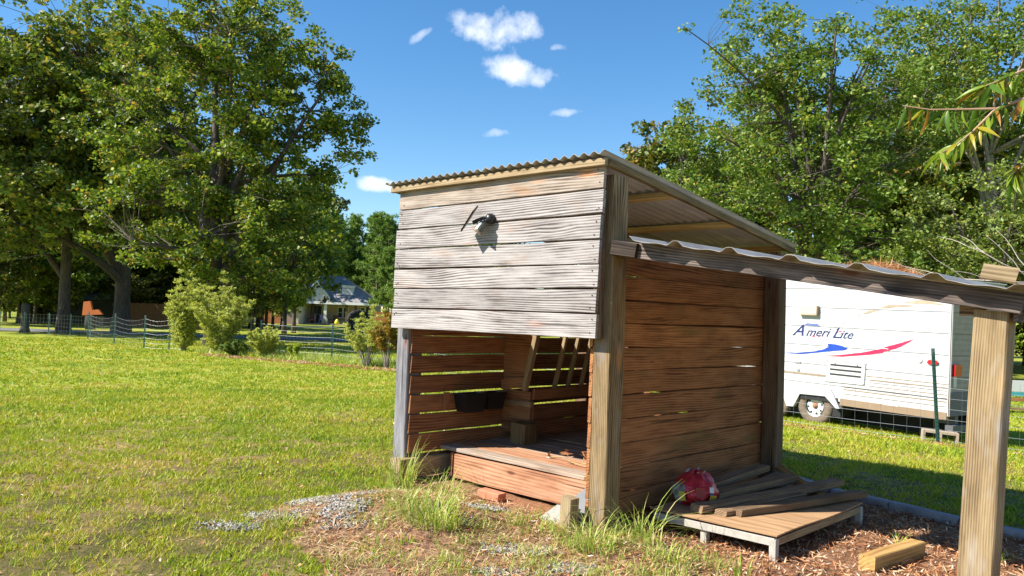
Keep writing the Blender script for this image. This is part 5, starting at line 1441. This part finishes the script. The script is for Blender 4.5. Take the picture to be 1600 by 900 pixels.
for (x_, z_, w_, h_, nm) in ((-3.2, .15, .5, 2.05, 'door'), (-2.6, .15, .5, 2.05, 'door'), (-.1, .9, .45, 1.15, 'window'), (.55, .9, .45, 1.15, 'window'), (3.2, .15, .45, 2.1, 'door'), (2.55, .9, .4, 1.2, 'window')):
    mb = MB(); mb.box((x_ - w_ / 2 - .08, 1.84, z_ - .06), (x_ + w_ / 2 + .08, 1.895, z_ + h_ + .08)); f_ = mb.build(nm, M['trim'], hs_)
    mb = MB(); mb.box((x_ - w_ / 2, 1.82, z_), (x_ + w_ / 2, 1.838, z_ + h_ / 2 - .02)); mb.box((x_ - w_ / 2, 1.82, z_ + h_ / 2 + .02), (x_ + w_ / 2, 1.838, z_ + h_)); mb.build('pane', M['glass'], f_)
mb = MB(); mb.box((-3.9, 1.1, .6), (3.6, 1.16, .66)); mb.build('porch_rail', M['timber'], hs_)
# porch things
def porch(name, x_, cols, label):
    t = empty(name, (HX + x_, HY + .4, HZ + .12), 0, label, 'chair')
    mb = MB(); mb.box((-.3, -.25, .35), (.3, .3, .43)); mb.build('seat', cols, t)
    mb = MB(); mb.box((-.3, .24, .431), (.3, .32, 1.0)); mb.build('backrest', cols, t)
    for a in (-.26, .26):
        for b in (-.2, .26): mb = MB(); mb.box((a - .03, b - .03, 0), (a + .03, b + .03, .349)); mb.build('leg', cols, t)
porch('patio_chair', -3.0, plain('pink_paint', (.55, .22, .20), .6), 'pinkish patio chair by the porch double door')
porch('patio_chair', -1.95, plain('lilac_paint', (.45, .35, .60), .6), 'lilac patio chair left of the white porch column')
porch('patio_chair', -.35, plain('dark_paint', (.12, .05, .04), .6), 'dark patio chair under the porch window')
porch('patio_chair', 1.7, plain('teal_chair', (.05, .12, .12), .6), 'dark teal patio chair behind the yellow toy')
mb = MB(); mb.lathe([(.001, 0), (.22, 0), (.30, .25), (.18, .5), (.10, .62), (.001, .66)], 12, 'z'); tag(mb.build('yellow_toy', plain('yellow_plastic', (.75, .62, .05), .5), loc=(HX + .15, HY - .9, HZ + .05), smooth=True), 'small bright yellow toy on the grass before the porch', 'toy')
fb = MB()
# neighbour's fences and play things
M['cedar'] = plain('cedar_fence', (.40, .15, .055), .85, var=.2, scale=3)
def plank_fence(x0, x1, y_, h_, n_, mat, label, nm='board_fence'):
    t = empty(nm, (x0, y_, g1(x0, y_)), 0, label, 'fence')
    w_ = (x1 - x0) / n_
    base = None
    for k in range(n_):
        mb = MB(); mb.box((0, 0, 0), (w_ * .94, .03, h_ * (1 + .015 * math.sin(k * 2.3)))); mb.build('fence_board', mat, t, loc=(k * w_, .004 * (k % 3), 0))
    for z_ in (.3, h_ - .3):
        mb = MB(); mb.box((0, .035, z_), (x1 - x0, .08, z_ + .09)); mb.build('rail', mat, t)
plank_fence(-29.5, -20.5, 60, 1.75, 50, M['timber'] if False else plain('brown_fence', (.22, .11, .055), .9, var=.2), 'brown privacy fence in the shade behind the left trees')
plank_fence(-29.0, -26.0, 92.0, 1.65, 18, M['cedar'], 'short orange cedar fence left of the house wing')
plank_fence(-14.6, -10.6, 84, 1.75, 26, M['cedar'], 'bright orange board fence right of the house')
# ramp-like lean board by the cedar fence, slide, tyre
mb = MB(); mb.prism([(0, 0), (2.1, 0), (.15, 1.7)], 0, .08); tag(mb.build('leaning_panel', plain('mauve_panel', (.30, .20, .20), .8), loc=(-26.2, 91.5, g1(-26, 91.5))), 'triangular mauve panel leaning by the orange cedar fence', 'panel')
sl_ = empty('play_slide', (-13.9, 72, g1(-13.9, 72)), .3, 'green plastic play slide beside the orange fence', 'slide')
mb = MB(); mb.prism([(0, 0), (.35, .15), (1.3, 1.3), (1.7, 1.35), (1.7, 1.5), (1.2, 1.5), (.2, .32), (-.1, .12)], 0, .6); mb.build('chute', plain('green_plastic', (.02, .30, .14), .4), sl_)
mb = MB(); mb.box((1.55, 0, 0), (1.65, .08, 1.34)); mb.box((1.55, .5, 0), (1.65, .58, 1.34)); mb.build('ladder', plain('yellow_bar', (.6, .4, .05), .5), sl_)
ty = empty('tractor_tyre', (-11.7, 62, g1(-11.7, 62)), .3, 'big black tyre standing upright on the grass below the porch end', 'tyre')
mb = MB(); mb.lathe([(.52, -.16), (.66, -.2), (.86, -.2), (.93, -.1), (.93, .1), (.86, .2), (.66, .2), (.52, .16), (.52, -.16)], 32, 'y', (0, 0, .93)); mb.build('tread', M['rubber'], ty, smooth=True)
mb = MB(); mb.lathe([(.001, -.06), (.2, -.08), (.45, -.1), (.53, -.14)], 24, 'y', (0, 0, .93)); mb.build('wheel_disc', plain('dark_disc', (.06, .06, .06), .6), ty, smooth=True)
# barbecue-red thing and dark shed at far left
ds = empty('storage_shed', (-37.0, 62, g1(-37, 62)), 0, 'low dark storage shed in shade at the far left edge', 'shed')
mb = MB(); mb.box((0, 0, 0), (6.6, 4, 1.9)); mb.build('wall', plain('dark_wall', (.05, .055, .05), .9), ds)
mb = MB(); mb.add([(-.2, -.3, 1.9), (6.8, -.3, 1.9), (6.8, 4.3, 1.9), (-.2, 4.3, 1.9), (-.2, 2, 2.5), (6.8, 2, 2.5)], [(0, 1, 5, 4), (3, 4, 5, 2), (0, 4, 3), (1, 2, 5)]); mb.build('roof', M['shingle'], ds)
gs = empty('garden_heater', (-26.0, 50, g1(-26, 50)), 0, 'small orange topped garden barrel by the shaded trunk', 'barrel')
mb = MB(); mb.lathe([(.001, 0), (.3, 0), (.33, .4), (.3, .85), (.001, .85)], 14, 'z'); mb.build('barrel', M['under'], gs, smooth=True)
mb = MB(); mb.prism([(-.5, .86), (.75, .95), (.5, 1.25), (.1, 1.2), (-.05, 1.75), (-.45, 1.7)], -.1, .1); mb.build('cover', plain('orange_cover', (.60, .16, .04), .7), gs)
st = MB(); st.lathe([(.001, 0), (.26, 0), (.20, .3), (.19, 1.45), (.001, 1.5)], 12, 'z'); tag(st.build('tree_stump', M['bark'], loc=(-25.0, 41.6, g1(-25, 41.6)), smooth=True), 'dark standing stump beside the shaded left trunk', 'stump')
# power line over the house
pw = MB(); pw.tube([(-40, 88, 4.9), (-30, 80, 4.0), (-20, 72, 3.4), (-10, 64, 3.1), (2, 55, 3.3), (14, 46, 4.2), (24, 62, 6)], .014, 4); tag(pw.build('power_line', M['under'], fix=False), 'thin dark overhead wire crossing in front of the house roof', 'wire')
